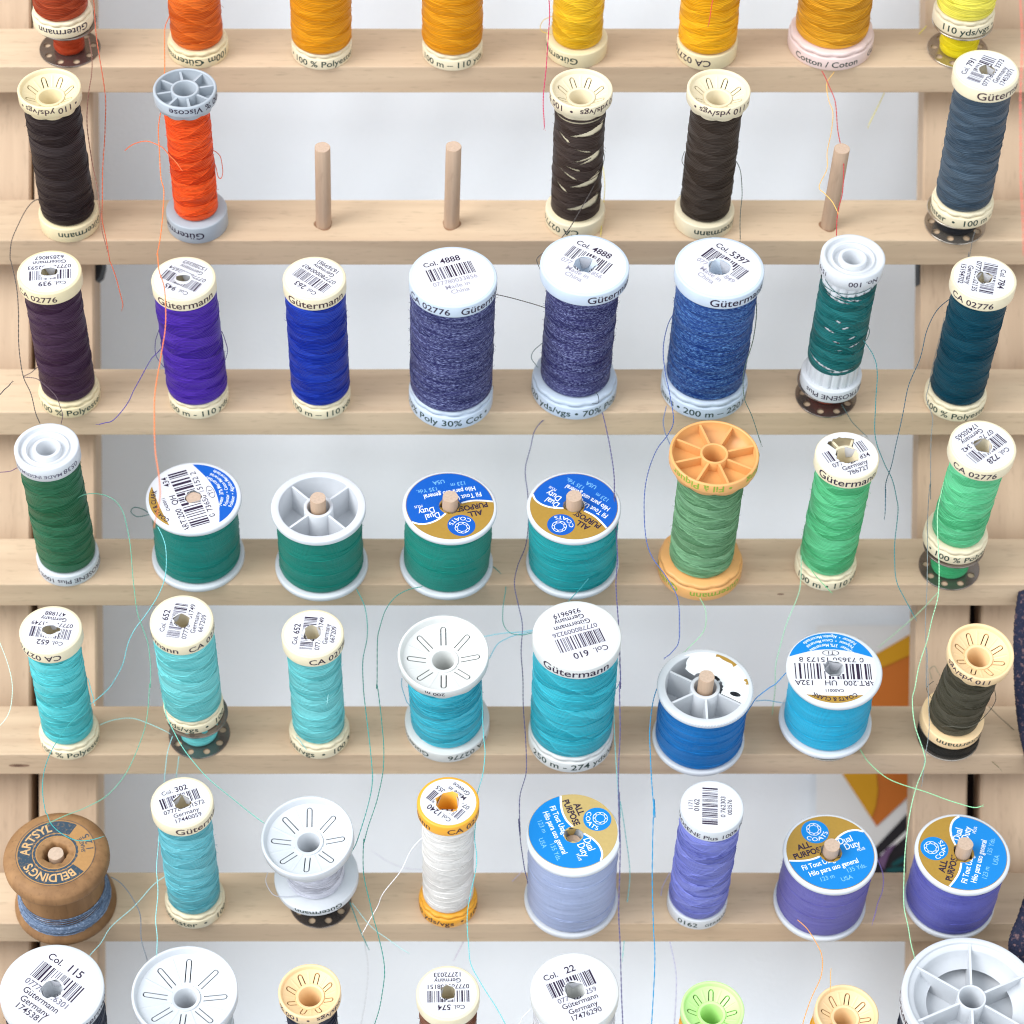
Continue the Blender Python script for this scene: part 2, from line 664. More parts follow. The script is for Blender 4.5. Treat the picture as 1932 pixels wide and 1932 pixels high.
def barcode(mb, x0, x1, y0, y1, z, rot, seed, mats, hole=None, off=(0, 0), clip=None, skip=None):
    rng = random.Random(seed)
    ca, sa = cos(rot), sin(rot)
    w = x1 - x0
    n = 74
    u = w / n
    i = 0
    while i < n:
        wd = rng.choice((1, 1, 1, 2, 2, 3))
        gap = rng.choice((1, 1, 1, 2, 2, 3))
        if i + wd > n:
            break
        a, b = x0 + i * u, x0 + (i + wd) * u * 1.0
        mat = rng.choice(mats)
        segs = [(y0, y1)]
        if skip and skip[0] < a and b < skip[1]:
            segs = [(y0, y0)]
        if clip:
            m = max(abs(a), abs(b))
            lim = math.sqrt(max(0.0, clip * clip - m * m))
            segs = [(max(y0, -lim), min(y1, lim))]
        if hole:
            hx = (hole[0] - off[0]) * ca + (hole[1] - off[1]) * sa
            hy = -(hole[0] - off[0]) * sa + (hole[1] - off[1]) * ca
            dx = (a + b) / 2 - hx
            if abs(dx) < hole[2]:
                q = math.sqrt(hole[2] ** 2 - dx * dx)
                s2 = []
                for (p, r) in segs:
                    if hy - q > p:
                        s2.append((p, min(r, hy - q)))
                    if hy + q < r:
                        s2.append((max(p, hy + q), r))
                segs = s2
        for (p, r) in segs:
            if r - p < 0.05:
                continue
            q = [(a, p), (b, p), (b, r), (a, r)]
            mb.add([(x * ca - y * sa + off[0], x * sa + y * ca + off[1], z) for x, y in q], [[0, 1, 2, 3]], mat)
        i += wd + gap


# ------------------------------------------------------------------ paper labels
def torn_hole(r, seed, squash=1.0, n=16, tear=None):
    rng = random.Random(seed)
    a0 = rng.random() * 6
    if tear:        # a strip torn away towards the rim: (from, to, radius)
        out = []
        for i in range(48):
            a = 2 * PI * i / 48
            d = math.degrees(a)
            q = tear[2] * (0.94 + 0.08 * rng.random()) if tear[0] < d < tear[1] else r * (0.90 + 0.16 * rng.random())
            out.append((q * cos(a), q * sin(a)))
        return out
    return [(r * (0.80 + 0.32 * rng.random()) * cos(a0 + 2 * PI * i / n), r * squash * (0.80 + 0.32 * rng.random()) * sin(a0 + 2 * PI * i / n)) for i in range(n)]


def label_mesh(kind, R, z, rot, seed, info, hole_r, off=(0, 0), plain=False):
    """returns mesh builder + materials of a round paper label of radius R lying at height z"""
    mb = MB()
    rt = rad(rot)
    rng = random.Random(seed)
    h = 0.03
    hole = (0, 0, hole_r * 1.06) if hole_r else None
    hp = [torn_hole(hole_r, seed, info.get('squash', 1.0), 16, info.get('tear'))] if hole_r else []
    hp = [[(p[0], p[1]) for p in q] for q in hp]
    outer = circle(R, 72, off)
    mb.fill([outer] + hp, z, 0)
    # edge of the paper
    o = len(mb.v)
    for p in outer:
        mb.v.append((p[0], p[1], z)); mb.v.append((p[0], p[1], z - 0.05))
    for i in range(72):
        j = (i + 1) % 72
        mb.f.append([o + 2 * j, o + 2 * i, o + 2 * i + 1, o + 2 * j + 1]); mb.m.append(0); mb.s.append(False)
    # torn tongues of paper pushed down into the hole
    if hole_r:
        k = 3
        for q in range(k):
            a = 2 * PI * (q + rng.random() * 0.5) / k + seed
            w = 0.55 + 0.25 * rng.random()
            d = hole_r * (0.55 + 0.5 * rng.random())
            p0 = (hole_r * 0.98 * cos(a - w), hole_r * 0.98 * sin(a - w), z - 0.02)
            p1 = (hole_r * 0.98 * cos(a + w), hole_r * 0.98 * sin(a + w), z - 0.02)
            d *= 1.7
            p2 = (hole_r * 0.88 * cos(a + w * 0.35), hole_r * 0.88 * sin(a + w * 0.35), z - d)
            p3 = (hole_r * 0.90 * cos(a - w * 0.45), hole_r * 0.90 * sin(a - w * 0.45), z - d * 0.8)
            mb.add([p0, p1, p2, p3], [[0, 1, 2, 3]], 0)
            if kind == 'gut':
                for s in range(3):
                    f0, f1 = 0.15 + s * 0.27, 0.25 + s * 0.27
                    A = [Vector(p0).lerp(Vector(p1), f) + Vector((0, 0, 0.04)) for f in (f0, f1)]
                    B = [Vector(p3).lerp(Vector(p2), f) + Vector((0, 0, 0.04)) for f in (f0, f1)]
                    mb.add([tuple(A[0]), tuple(A[1]), tuple(B[1]), tuple(B[0])], [[0, 1, 2, 3]], 1)
    T = lambda s, x, y, size, mat=1, bold=0.010, sx=1.0: flat_text(mb, s, x * R, y * R, size * R, z + h, rt, mat, bold, sx, hole, R * 0.97, off)
    if kind == 'gut':
        mats = [PAPER, INK, INKMID, INKFAINT]
        if info.get('big'):
            T("Col. ", -0.36, 0.50, 0.22, 1)
            T(info['col'], 0.12, 0.50, 0.26, 1, 0.014)
            barcode(mb, -0.58 * R, 0.58 * R, -0.02 * R, 0.40 * R, z + h, rt, seed, (1, 1, 1, 2), hole, off)
            for i, s in enumerate(info['lines']):
                T(s, 0.0, -0.21 - 0.185 * i, 0.20 if i else 0.19, 3 if info.get('faint') else (2 if i == 0 else 1))
        else:
            if info['col']:
                T("Col.", -0.38, 0.50, 0.24, 1)
                T(info['col'], 0.14, 0.48, 0.31, 1, 0.016)
            barcode(mb, -0.74 * R, 0.74 * R, -0.08 * R, 0.38 * R, z + h, rt, seed, (1, 1, 2), hole, off, None, info.get('skip'))
            for i, s in enumerate(info['lines']):
                T(s, 0.0, -0.33 - 0.24 * i, 0.25, 1)
    elif kind == 'met':
        mats = [PAPER, INK, INKMID, INKFAINT]
        T(info['lines'][0], 0, 0.66, 0.21, 2)
        T(info['lines'][1], 0, 0.44, 0.25, 1)
        barcode(mb, -0.76 * R, 0.76 * R, -0.18 * R, 0.34 * R, z + h, rt, seed, (1, 1, 2), hole, off)
        T(info['lines'][2], 0, -0.44, 0.23, 1)
        T(info['lines'][3], 0, -0.66, 0.21, 1)
    elif kind == 'coats':
        blue = info.get('blue', LBLUE)
        mats = [info.get('gold', GOLD), INK, blue, WINK, CINK]
        ca, sa = cos(rt), sin(rt)
        turn = lambda p: (p[0] * R * ca - p[1] * R * sa + off[0], p[0] * R * sa + p[1] * R * ca + off[1])
        # wavy border between gold and blue
        bp = [(-0.985, 0.10), (-0.80, 0.03), (-0.55, -0.03), (-0.28, -0.02), (-0.05, 0.07), (0.15, 0.20), (0.35, 0.33), (0.58, 0.40), (0.80, 0.38), (0.955, 0.28)]
        border = [tuple(p[:2]) for p in spline([(x, y, 0) for x, y in bp], 4)]
        a0 = math.atan2(border[-1][1], border[-1][0])
        a1 = math.atan2(border[0][1], border[0][0]) - 2 * PI
        arc = [(0.988 * cos(a0 + (a1 - a0) * i / 40), 0.988 * sin(a0 + (a1 - a0) * i / 40)) for i in range(1, 40)]
        region = [turn(p) for p in border] + [turn(p) for p in arc]

        def clipped(poly, mat, zz):
            # triangles that fall into the hole are cut away by refining the area
            m2 = MB()
            m2.fill([poly], zz, mat)
            for f in m2.f:
                tri = [Vector(m2.v[i]) for i in f]
                stack = [(tri, 0)]
                while stack:
                    t, dep = stack.pop()
                    din = [math.hypot(p.x, p.y) < (hole[2] if hole else 0) for p in t]
                    c = (t[0] + t[1] + t[2]) / 3
                    e = max((t[i] - t[(i + 1) % 3]).length for i in range(3))
                    near = hole and min(math.hypot(c.x, c.y), *[math.hypot(p.x, p.y) for p in t]) < hole[2] + e
                    if near and dep < 9 and e > 0.45:
                        k = max(range(3), key=lambda i: (t[i] - t[(i + 1) % 3]).length)
                        a, b_, c_ = t[k], t[(k + 1) % 3], t[(k + 2) % 3]
                        md = (a + b_) / 2
                        stack.append(([a, md, c_], dep + 1)); stack.append(([md, b_, c_], dep + 1))
                        continue
                    if hole and math.hypot(c.x, c.y) < hole[2]:
                        continue
                    mb.add([tuple(p) for p in t], [[0, 1, 2]], mat)
        clipped(region, 2, z + h)
        # white line on the border
        for i in range(len(border) - 1):
            p, q = Vector(turn(border[i])), Vector(turn(border[i + 1]))
            d = (q - p).normalized()
            nn = Vector((-d.y, d.x)) * 0.022 * R
            if hole and ((p + q) / 2).length < hole[2] + 0.2:
                continue
            mb.add([(p.x - nn.x, p.y - nn.y, z + 2 * h), (q.x - nn.x, q.y - nn.y, z + 2 * h), (q.x + nn.x, q.y + nn.y, z + 2 * h), (p.x + nn.x, p.y + nn.y, z + 2 * h)], [[0, 1, 2, 3]], 3)
        # round emblem: a ring of chain links
        lc = (-0.10, 0.63)
        mb.fill([[turn((lc[0] + 0.315 * cos(2 * PI * i / 40), lc[1] + 0.315 * sin(2 * PI * i / 40))) for i in range(40)]], z + h, 2)
        for q in range(8):
            a = 2 * PI * q / 8
            c0 = (lc[0] + 0.135 * cos(a), lc[1] + 0.07 + 0.135 * sin(a))
            ring = []
            for i in range(14):
                t = 2 * PI * i / 14
                ex, ey = 0.070 * cos(t), 0.036 * sin(t)
                aa = a + PI / 2
                ring.append((*turn((c0[0] + ex * cos(aa) - ey * sin(aa), c0[1] + ex * sin(aa) + ey * cos(aa))), z + 2 * h))
            o = len(mb.v)
            for i, p in enumerate(ring):
                cen = Vector((*turn(c0), 0))
                q2 = cen + (Vector((p[0], p[1], 0)) - cen) * 0.66
                mb.v.append(p); mb.v.append((q2.x, q2.y, z + 2 * h))
            for i in range(14):
                j = (i + 1) % 14
                mb.f.append([o + 2 * i, o + 2 * j, o + 2 * j + 1, o + 2 * i + 1]); mb.m.append(3); mb.s.append(False)
        lcx, lcy = turn((lc[0], lc[1] + 0.07))
        arc_text(mb, "COATS", 0.27 * R, rot - 90, 0.15 * R, z + 2 * h, 3, 0.0, False, 1.15, (lcx, lcy))
        h2 = 2 * h
        T2 = lambda s, x, y, size, mat=3, bold=0.0, sx=1.0: flat_text(mb, s, x * R, y * R, size * R, z + h2, rt, mat, bold, sx, hole, R * 0.985, off)
        T2("ALL", -0.50, 0.28, 0.21, 1, 0.028, 0.95)
        T2("PURPOSE", -0.48, 0.08, 0.21, 1, 0.028, 0.85)
        T2("Dual", 0.46, 0.13, 0.24, 3, 0.006, 0.78)
        T2("Duty", 0.55, -0.05, 0.24, 3, 0.006, 0.78)
        T2("PLUS", 0.70, -0.17, 0.10, 3, 0.004, 0.9)
        T2("Fil Tout Usage", -0.36, -0.25, 0.19, 3, 0.010, 0.78)
        T2("Hilo para uso general", -0.10, -0.45, 0.19, 3, 0.010, 0.74)
        T2("123 m", -0.36, -0.65, 0.16, 4, 0.0, 0.9)
        T2("135 Yds.", 0.38, -0.62, 0.16, 4, 0.0, 0.9)
        T2("USA", 0.06, -0.80, 0.16, 4, 0.0, 0.95)
    elif kind == 'clark':
        blue = info.get('blue', LBLUE)
        mats = [PAPER, INK, blue, WINK, GOLD]

        def crescent(a0, a1, y0, mat):
            pts = [(0.985 * R * cos(rad(a0 + (a1 - a0) * i / 40)), 0.985 * R * sin(rad(a0 + (a1 - a0) * i / 40))) for i in range(41)]
            p, q = pts[-1], pts[0]
            inner = [(p[0] + (q[0] - p[0]) * t, p[1] + (q[1] - p[1]) * t + y0 * R * sin(PI * t)) for t in [i / 16 for i in range(1, 16)]]
            ca, sa = cos(rt), sin(rt)
            mb.fill([[(x * ca - y * sa + off[0], x * sa + y * ca + off[1]) for x, y in pts + inner]], z + h, mat)
        crescent(198, 342, -0.22, 2)
        crescent(50, 130, 0.03, 4)
        for i, (s, r, sz) in enumerate((("63% Polyester  37% Mercerized Cotton", 0.64, 0.125), ("Polyester  •  Coton Mercerisé", 0.77, 0.115), ("Poliéster  •  Algodón Mercerizado", 0.89, 0.115))):
            arc_text(mb, s, r * R, rot + 270, sz * R, z + 2 * h, 3, 0.004, False, 0.80 if i else 0.82, off)
        arc_text(mb, "COATS & CLARK", 0.885 * R, rot + 90, 0.15 * R, z + 2 * h, 1, 0.018, True, 0.92, off)
        T("CA00011", 0.0, 0.60, 0.11, 1)
        T("ART.200", -0.58, 0.36, 0.20, 1, 0.006)
        T(info['col'][0], 0.06, 0.36, 0.20, 1, 0.006)
        T(info['col'][1], 0.64, 0.36, 0.20, 1, 0.006)
        barcode(mb, -0.86 * R, 0.86 * R, -0.12 * R, 0.32 * R, z + h, rt, seed, (1, 1, 1), hole, off)
        T(info['lines'][0], 0.0, -0.29, 0.185, 1, 0.004, 1.15)
        T("T1", 0.0, -0.47, 0.15, 1, 0.01)
        ca, sa = cos(rt), sin(rt)
        o = len(mb.v)
        for i in range(32):
            t = 2 * PI * i / 32
            for f in (1.0, 0.9):
                x, y = 0.19 * f * R * cos(t), (-0.42 + 0.085 * f * sin(t)) * R
                mb.v.append((x * ca - y * sa + off[0], x * sa + y * ca + off[1], z + h))
        for i in range(32):
            j = (i + 1) % 32
            mb.f.append([o + 2 * i, o + 2 * j, o + 2 * j + 1, o + 2 * i + 1]); mb.m.append(1); mb.s.append(False)
    return mb, mats


# ------------------------------------------------------------------ spool pieces
def rim_mod(idx, amp, n_sc, ph=0.0):
    def f(k, th, r, z):
        if k in idx:
            return r + amp * abs(cos(n_sc * th / 2 + ph)) - amp * 0.5, z
        return r, z
    return f


def make_base(mb, R, hb, rh, rc, ph, lip=True, lipdrop=0.6):
    """flanged foot with a scalloped lip and notches above the printed band"""
    if lip:
        prof = [(rh, 0), (R - 0.35, 0), (R - 0.1, 0.1), (R, 0.35), (R, hb * 0.66), (R - 0.12, hb * 0.70), (R - 0.35, hb * 0.72), (R - 0.9, hb * 0.725),
                (R - 0.9, hb * 0.775), (R - lipdrop, hb * 0.785), (R - lipdrop, hb * 0.90), (R - lipdrop - 0.15, hb * 0.96), (R - lipdrop - 0.6, hb), (rc, hb)]

        def mod(k, th, r, z):
            if k in (7, 8):
                s = cos(8 * th + ph)
                return (r - (2.4 if s > 0.80 else 0.0), z)
            if k in (9, 10, 11, 12):
                return r + 0.55 * abs(cos(6 * th + ph)) - 0.35, z
            return r, z
        mb.lathe(prof, 120, 0, mod)
    else:
        prof = [(rh, 0), (R - 0.35, 0), (R - 0.1, 0.1), (R, 0.35), (R, hb - 0.5), (R - 0.15, hb - 0.15), (R - 0.5, hb), (rc, hb)]
        mb.lathe(prof, 72, 0)


def winding_mesh(R, z0, z1, seed, rc, strand=0.16, n_strand=9, step=0.16, band=5.0, bulge=0.0, gaps=None, n=84, taper=0.0, wild=0.0, fuzz=0):
    """the wound thread: layered surface plus single strands lying over it"""
    mb = MB()
    rng = random.Random(seed)
    H = z1 - z0
    nz = int(H / 0.55) if not gaps else int(H / 0.28)
    if gaps:
        n = 168
    ph = [rng.random() * 6.28 for _ in range(8)]

    def rad_at(th, z):
        t = (z - z0) / H
        e = min(t, 1 - t) * H
        r = R - (0.9 * (1 - min(1, e / 1.4)) ** 2)
        b = z / band + 0.4 * sin(th + ph[0]) + 0.2 * sin(2 * th + ph[1]) + 0.3 * sin(z * 0.21 + ph[2])
        r += step * 0.5 * sin(2 * PI * b)
        r += 0.06 * sin(z * 0.7 + ph[3] + 0.5 * sin(th + ph[4])) + 0.04 * sin(3 * th + z * 0.33 + ph[5])
        r += bulge * sin(PI * t) - taper * t
        return max(r, rc + 0.1)
    o = len(mb.v)
    for k in range(nz + 1):
        z = z0 + H * k / nz
        for i in range(n):
            th = 2 * PI * i / n
            r = rad_at(th, z)
            mb.v.append((r * cos(th), r * sin(th), z))
    for k in range(nz):
        for i in range(n):
            j = (i + 1) % n
            if gaps and gaps(2 * PI * (i + 0.5) / n, (k + 0.5) / nz):
                continue
            mb.f.append([o + k * n + i, o + k * n + j, o + (k + 1) * n + j, o + (k + 1) * n + i])
            mb.m.append(0)
            mb.s.append(True)
    if not gaps:
        for kk, zz in ((0, z0), (nz, z1)):
            q = len(mb.v)
            mb.v.extend([(rc * cos(2 * PI * i / n), rc * sin(2 * PI * i / n), zz) for i in range(n)])
            for i in range(n):
                j = (i + 1) % n
                f = [o + kk * n + i, o + kk * n + j, q + j, q + i]
                mb.f.append(f if kk else f[::-1]); mb.m.append(0); mb.s.append(False)
    for q in range(n_strand):
        turns = 0.35 + 0.9 * rng.random()
        a0 = rng.random() * 6.28
        zz = z0 + H * (0.06 + 0.88 * rng.random())
        dz = (rng.choice((-1, 1)) * (1.5 + 5.5 * rng.random())) * (1 + wild)
        pts = []
        N = int(26 * turns) + 6
        for i in range(N + 1):
            t = i / N
            th = a0 + turns * 2 * PI * t
            z = min(max(zz + dz * (t - 0.5), z0 + 0.3), z1 - 0.3)
            r = rad_at(th, z) + strand * (0.7 if 0.04 < t < 0.96 else -0.8)
            pts.append((r * cos(th), r * sin(th), z))
        mb.tube(pts, strand, 0, 5)
    for q in range(fuzz):
        th, z = rng.random() * 6.28, z0 + H * (0.03 + 0.94 * rng.random())
        r = rad_at(th, z)
        l = 0.5 + 0.9 * rng.random()
        da, dz = rng.uniform(-0.09, 0.09), rng.uniform(-0.6, 0.6)
        pts = [(rr * cos(th + da * t), rr * sin(th + da * t), z + dz * t) for rr, t in ((r - 0.05, 0), (r + 0.55 * l, 0.5), (r + 0.75 * l, 1.0))]
        mb.tube(pts, 0.045, 0, 3)
    return mb


def u_slots(R, r0, r1, n_slot, w, gap, a0):
    """outlines of U shaped slits with the open end towards the hub"""
    out = []
    for q in range(n_slot):
        a = a0 + 2 * PI * q / n_slot
        ca, sa = cos(a), sin(a)
        hw = gap / 2
        pl = [(r0, -hw - w), (r1 - hw, -hw - w)]
        pl += [(r1 - hw + (hw + w) * sin(PI * i / 10), -(hw + w) * cos(PI * i / 10)) for i in range(1, 10)]
        pl += [(r1 - hw, hw + w), (r0, hw + w), (r0, hw), (r1 - hw, hw)]
        pl += [(r1 - hw + hw * sin(PI * i / 10), hw * cos(PI * i / 10)) for i in range(1, 10)]
        pl += [(r1 - hw, -hw), (r0, -hw)]
        out.append([(x * ca - y * sa, x * sa + y * ca) for x, y in pl])
    return out


def cap_label(mb, R, L, h, rh, rc):
    mb.lathe([(rc, L - h), (R - 0.4, L - h), (R - 0.1, L - h + 0.1), (R, L - h + 0.4), (R, L - 0.45), (R - 0.12, L - 0.15), (R - 0.45, L), (rh + 0.0, L), (rh, L - 18)], 80)


def cap_slots(mb, R, L, rh, rc, a0, big=False, n_slot=8):
    d_hub = 3.9 if not big else 4.6
    d_out = 1.4 if not big else 2.4
    hub = rh + (1.0 if not big else 1.2)
    ro = R - (1.5 if not big else 1.9)
    h = 4.3 if not big else 3.8
    prof = [(rc, L - h - 2.3), (R - 1.3, L - h - 2.2), (R - 0.95, L - h - 1.9), (R - 0.85, L - h - 0.5), (R - 0.4, L - h - 0.3), (R, L - h), (R, L - 0.35), (R - 0.12, L - 0.1), (R - 0.35, L),
            (R - 0.75, L), (R - 0.95, L - 0.12), (R - 1.15, L - 0.5), (ro, L - d_out)]

    def mod(k, th, r, z):
        if k in (1, 2, 3):
            return r + 0.7 * abs(cos(5 * th + a0)) - 0.5, z
        return r, z
    mb.lathe(prof, 100, 0, mod)
    zf = lambda r: L - d_out - (d_hub + 0.5 - d_out) * min(1, max(0, (ro - r) / (ro - hub)))
    slots = u_slots(R, hub + (R * 0.03 if not big else R * 0.06), R * (0.76 if not big else 0.78), n_slot, 0.40 if not big else 0.42, 1.15 if not big else 1.35, a0)
    st = len(mb.f)
    mb.fill([circle(ro, 100), circle(hub, 48)] + slots, 0, 0, zf)
    refine(mb, st, 1.3, zf)
    # underside keeps the slits dark, and the walls of the slits
    zu = lambda r: zf(r) - 0.9
    for s in slots:
        o = len(mb.v)
        for p in s:
            r = math.hypot(*p)
            mb.v.append((p[0], p[1], zf(r))); mb.v.append((p[0], p[1], zu(r)))
        for i in range(len(s)):
            j = (i + 1) % len(s)
            mb.f.append([o + 2 * i, o + 2 * j, o + 2 * j + 1, o + 2 * i + 1]); mb.m.append(0); mb.s.append(False)
    mb.lathe([(hub, zf(hub)), (hub - 0.05, L - d_hub + 0.1), (hub - 0.2, L - d_hub), (rh + 0.15, L - d_hub), (rh, L - d_hub - 0.15), (rh, L - 24)], 48)
    # small ribs between the slits
    for q in range(n_slot):
        a = a0 + 2 * PI * (q + 0.5) / n_slot
        r0, r1 = hub + 0.1, ro - 0.6
        ca, sa = cos(a), sin(a)
        w = 0.22
        vs = []
        for r, dz in ((r0, 0.25), (r1, 0.02)):
            for sg in (-1, 1):
                vs.append((r * ca - sg * w * sa, r * sa + sg * w * ca, zf(r) + dz))
        for r in (r0, r1):
            for sg in (-1, 1):
                vs.append((r * ca - sg * w * 2.2 * sa, r * sa + sg * w * 2.2 * ca, zf(r) - 0.02))
        mb.add(vs, [[0, 1, 3, 2], [0, 2, 6, 4], [1, 5, 7, 3]], 0, True)


def cap_spokes(mb, R, L, rh, rc, a0, n_sp, wall, depth, h, hub_r, lip=False, cone=0.0):
    ri = R - wall
    prof = [(rc, L - h), (R - 0.4, L - h), (R - 0.1, L - h + 0.1), (R, L - h + 0.4), (R, L - 0.5), (R - 0.15, L - 0.15), (R - 0.5, L), (ri + 0.35, L), (ri + 0.1, L - 0.12), (ri, L - 0.4),
            (ri - cone, L - depth), (hub_r, L - depth)]
    mod = None
    if lip:
        prof = [(rc, L - h - 2.2), (R - 1.4, L - h - 2.2), (R - 1.0, L - h - 1.9), (R - 0.8, L - h - 0.4)] + prof[1:]

        def mod(k, th, r, z):
            return (r + 0.7 * abs(cos(5 * th)) - 0.5, z) if k in (1, 2, 3) else (r, z)
    mb.lathe(prof, 88, 0, mod)
    zt = L - 0.45
    mb.lathe([(hub_r, L - depth), (hub_r, zt + 0.05), (hub_r - 0.15, zt + 0.2), (rh + 0.15, zt + 0.2), (rh, zt), (rh, L - 26)], 48)
    for q in range(n_sp):
        a = a0 + 2 * PI * q / n_sp
        ca, sa = cos(a), sin(a)
        w = 0.42
        r0, r1 = hub_r - 0.2, ri + 0.05
        vs = [(r * ca - s * w * sa, r * sa + s * w * ca, z) for z in (L - depth, zt - 0.35) for r in (r0, r1) for s in (-1, 1)]
        mb.add(vs, [[4, 5, 7, 6], [0, 4, 6, 2], [1, 3, 7, 5]], 0)


def cap_rings(mb, R, L, rh, rc):
    mb.lathe([(rc, L - 6.4), (R - 0.5, L - 6.4), (R, L - 6.0), (R, L - 0.4), (R - 0.35, L), (R * 0.88, L), (R * 0.85, L - 0.3), (R * 0.84, L - 1.3), (R * 0.70, L - 1.4), (R * 0.69, L - 0.9), (R * 0.66, L - 0.8),
              (R * 0.62, L - 0.9), (R * 0.60, L - 2.6), (R * 0.45, L - 2.7), (R * 0.44, L - 0.9), (R * 0.42, L - 0.7), (R * 0.34, L - 0.7), (R * 0.32, L - 0.9), (R * 0.31, L - 22)], 80)


def flange(mb, R, z0, z1, rh, rc, top):
    """plain rounded disc flange"""
    h = z1 - z0
    p = [(rc, z0), (R - 0.6, z0), (R - 0.2, z0 + 0.15), (R, z0 + h * 0.4), (R - 0.05, z1 - 0.4), (R - 0.4, z1 - 0.06), (R - 0.9, z1)]
    if top:
        p += [(rh, z1), (rh, z1 - 22)]
    else:
        p += [(rc, z1)]
        p = [(rh, z0)] + p[1:]
    mb.lathe(p, 88)


# ------------------------------------------------------------------ spool assembly
def rot_from_axis(a):
    z = a.normalized()
    x = (Vector((1, 0, 0)) - z * z.x).normalized()
    y = z.cross(x)
    return Matrix((x, y, z)).transposed()


CREAM = (224, 208, 168)
CREAMW = (224, 211, 180)
WHITE = (203, 206, 210)
WHITEW = (209, 210, 207)
PEACH = (238, 202, 154)
GREY = (166, 173, 180)
BLUEG = (190, 202, 216)
ORANGE = (222, 164, 100)
ORANGE2 = (236, 166, 48)
PINK = (224, 200, 194)
LIME = (190, 232, 148)
BOB_H = 8.3


def place(row, top, base, raise_mm=0.0, pitch=0.0, foot_at=None, bh=0.0):
    """top = (left, right, uppermost y), base = (left, right, lowest y) read off the photograph"""
    n = NRM
    wb = base[1] - base[0]
    cbx = (base[0] + base[1]) / 2
    e = E0 + math.atan((base[2] - 966) / FPX)
    cby = base[2] - wb / 2 * sin(e)
    p0 = BAR_P[row] + n * (raise_mm + 0.05)
    B = ray_plane(cbx, cby, p0, n)
    B0 = B
    if foot_at:
        wf = foot_at[1] - foot_at[0]
        ef = E0 + math.atan((foot_at[2] - 966) / FPX) + pitch
        B = ray_plane((foot_at[0] + foot_at[1]) / 2, foot_at[2] - wf / 2 * sin(ef), p0 + n * (bh + 0.05 + wf / 10.4 * abs(sin(pitch))), n)
    # the top lies in the plane of the peg direction and the bar
    wt = top[1] - top[0]
    ctx = (top[0] + top[1]) / 2
    e = E0 + math.atan((top[2] - 966) / FPX) + pitch
    cty = top[2] + wt / 2 * sin(min(e, PI / 2))
    ax = Matrix.Rotation(pitch, 3, 'X') @ PEG if pitch else PEG
    pn = ax.cross(Vector((1, 0, 0)))
    T = ray_plane(ctx, cty, B, pn)
    L = (T - B).length
    Rt = wt / 2 * (CAM_D + T.y) / FPX
    Rb = wb / 2 * (CAM_D + B.y) / FPX
    return (B, (T - B).normalized(), L, Rt, Rb, B0) if foot_at else (B, (T - B).normalized(), L, Rt, Rb)


PEGS = []
GROUP = "thread spools on the wooden rack"


def add_bobbin(B, axis, R, thread_rgb, fill, label, seed, dark=False, H=8.3):
    root = empty("metal_bobbin", B, rot_from_axis(axis))
    tag(root, label, "bobbin", "metal bobbins under the spools")
    st = DARKSTEEL if dark else STEEL
    for z0 in (0.0, H - 0.6):
        mb = MB()
        z1 = z0 + 0.6
        holes = []
        for q in range(9):
            a = 2 * PI * (q + 0.3) / 9
            holes.append(circle(R * 0.115, 16, (R * 0.77 * cos(a), R * 0.77 * sin(a))))
        mb.fill([circle(R - 0.15, 72), circle(3.1, 24)] + holes, z1, 0)
        m2 = MB()
        m2.fill([circle(R - 0.15, 72), circle(3.1, 24)] + holes, z0, 0)
        mb.add(m2.v, [f[::-1] for f in m2.f], 0)
        mb.lathe([(R - 0.15, z0), (R, z0 + 0.15), (R, z1 - 0.15), (R - 0.15, z1)], 72)
        for hl in holes:
            o = len(mb.v)
            for p in hl:
                mb.v.append((p[0], p[1], z1)); mb.v.append((p[0], p[1], z0))
            for i in range(16):
                j = (i + 1) % 16
                mb.f.append([o + 2 * i, o + 2 * j, o + 2 * j + 1, o + 2 * i + 1]); mb.m.append(0); mb.s.append(False)
        mb.build("flange", st, root)
    mb = MB()
    mb.lathe([(3.1, 0.3), (4.4, 0.3), (4.4, H - 0.3), (3.1, H - 0.3), (3.1, 0.3)], 32)
    mb.build("core", st, root)
    w = winding_mesh(R * fill, 0.7, H - 0.7, seed, 4.2, 0.13, 4, 0.05, 3.0, 0.0)
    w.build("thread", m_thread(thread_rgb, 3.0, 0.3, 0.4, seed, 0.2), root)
    return root


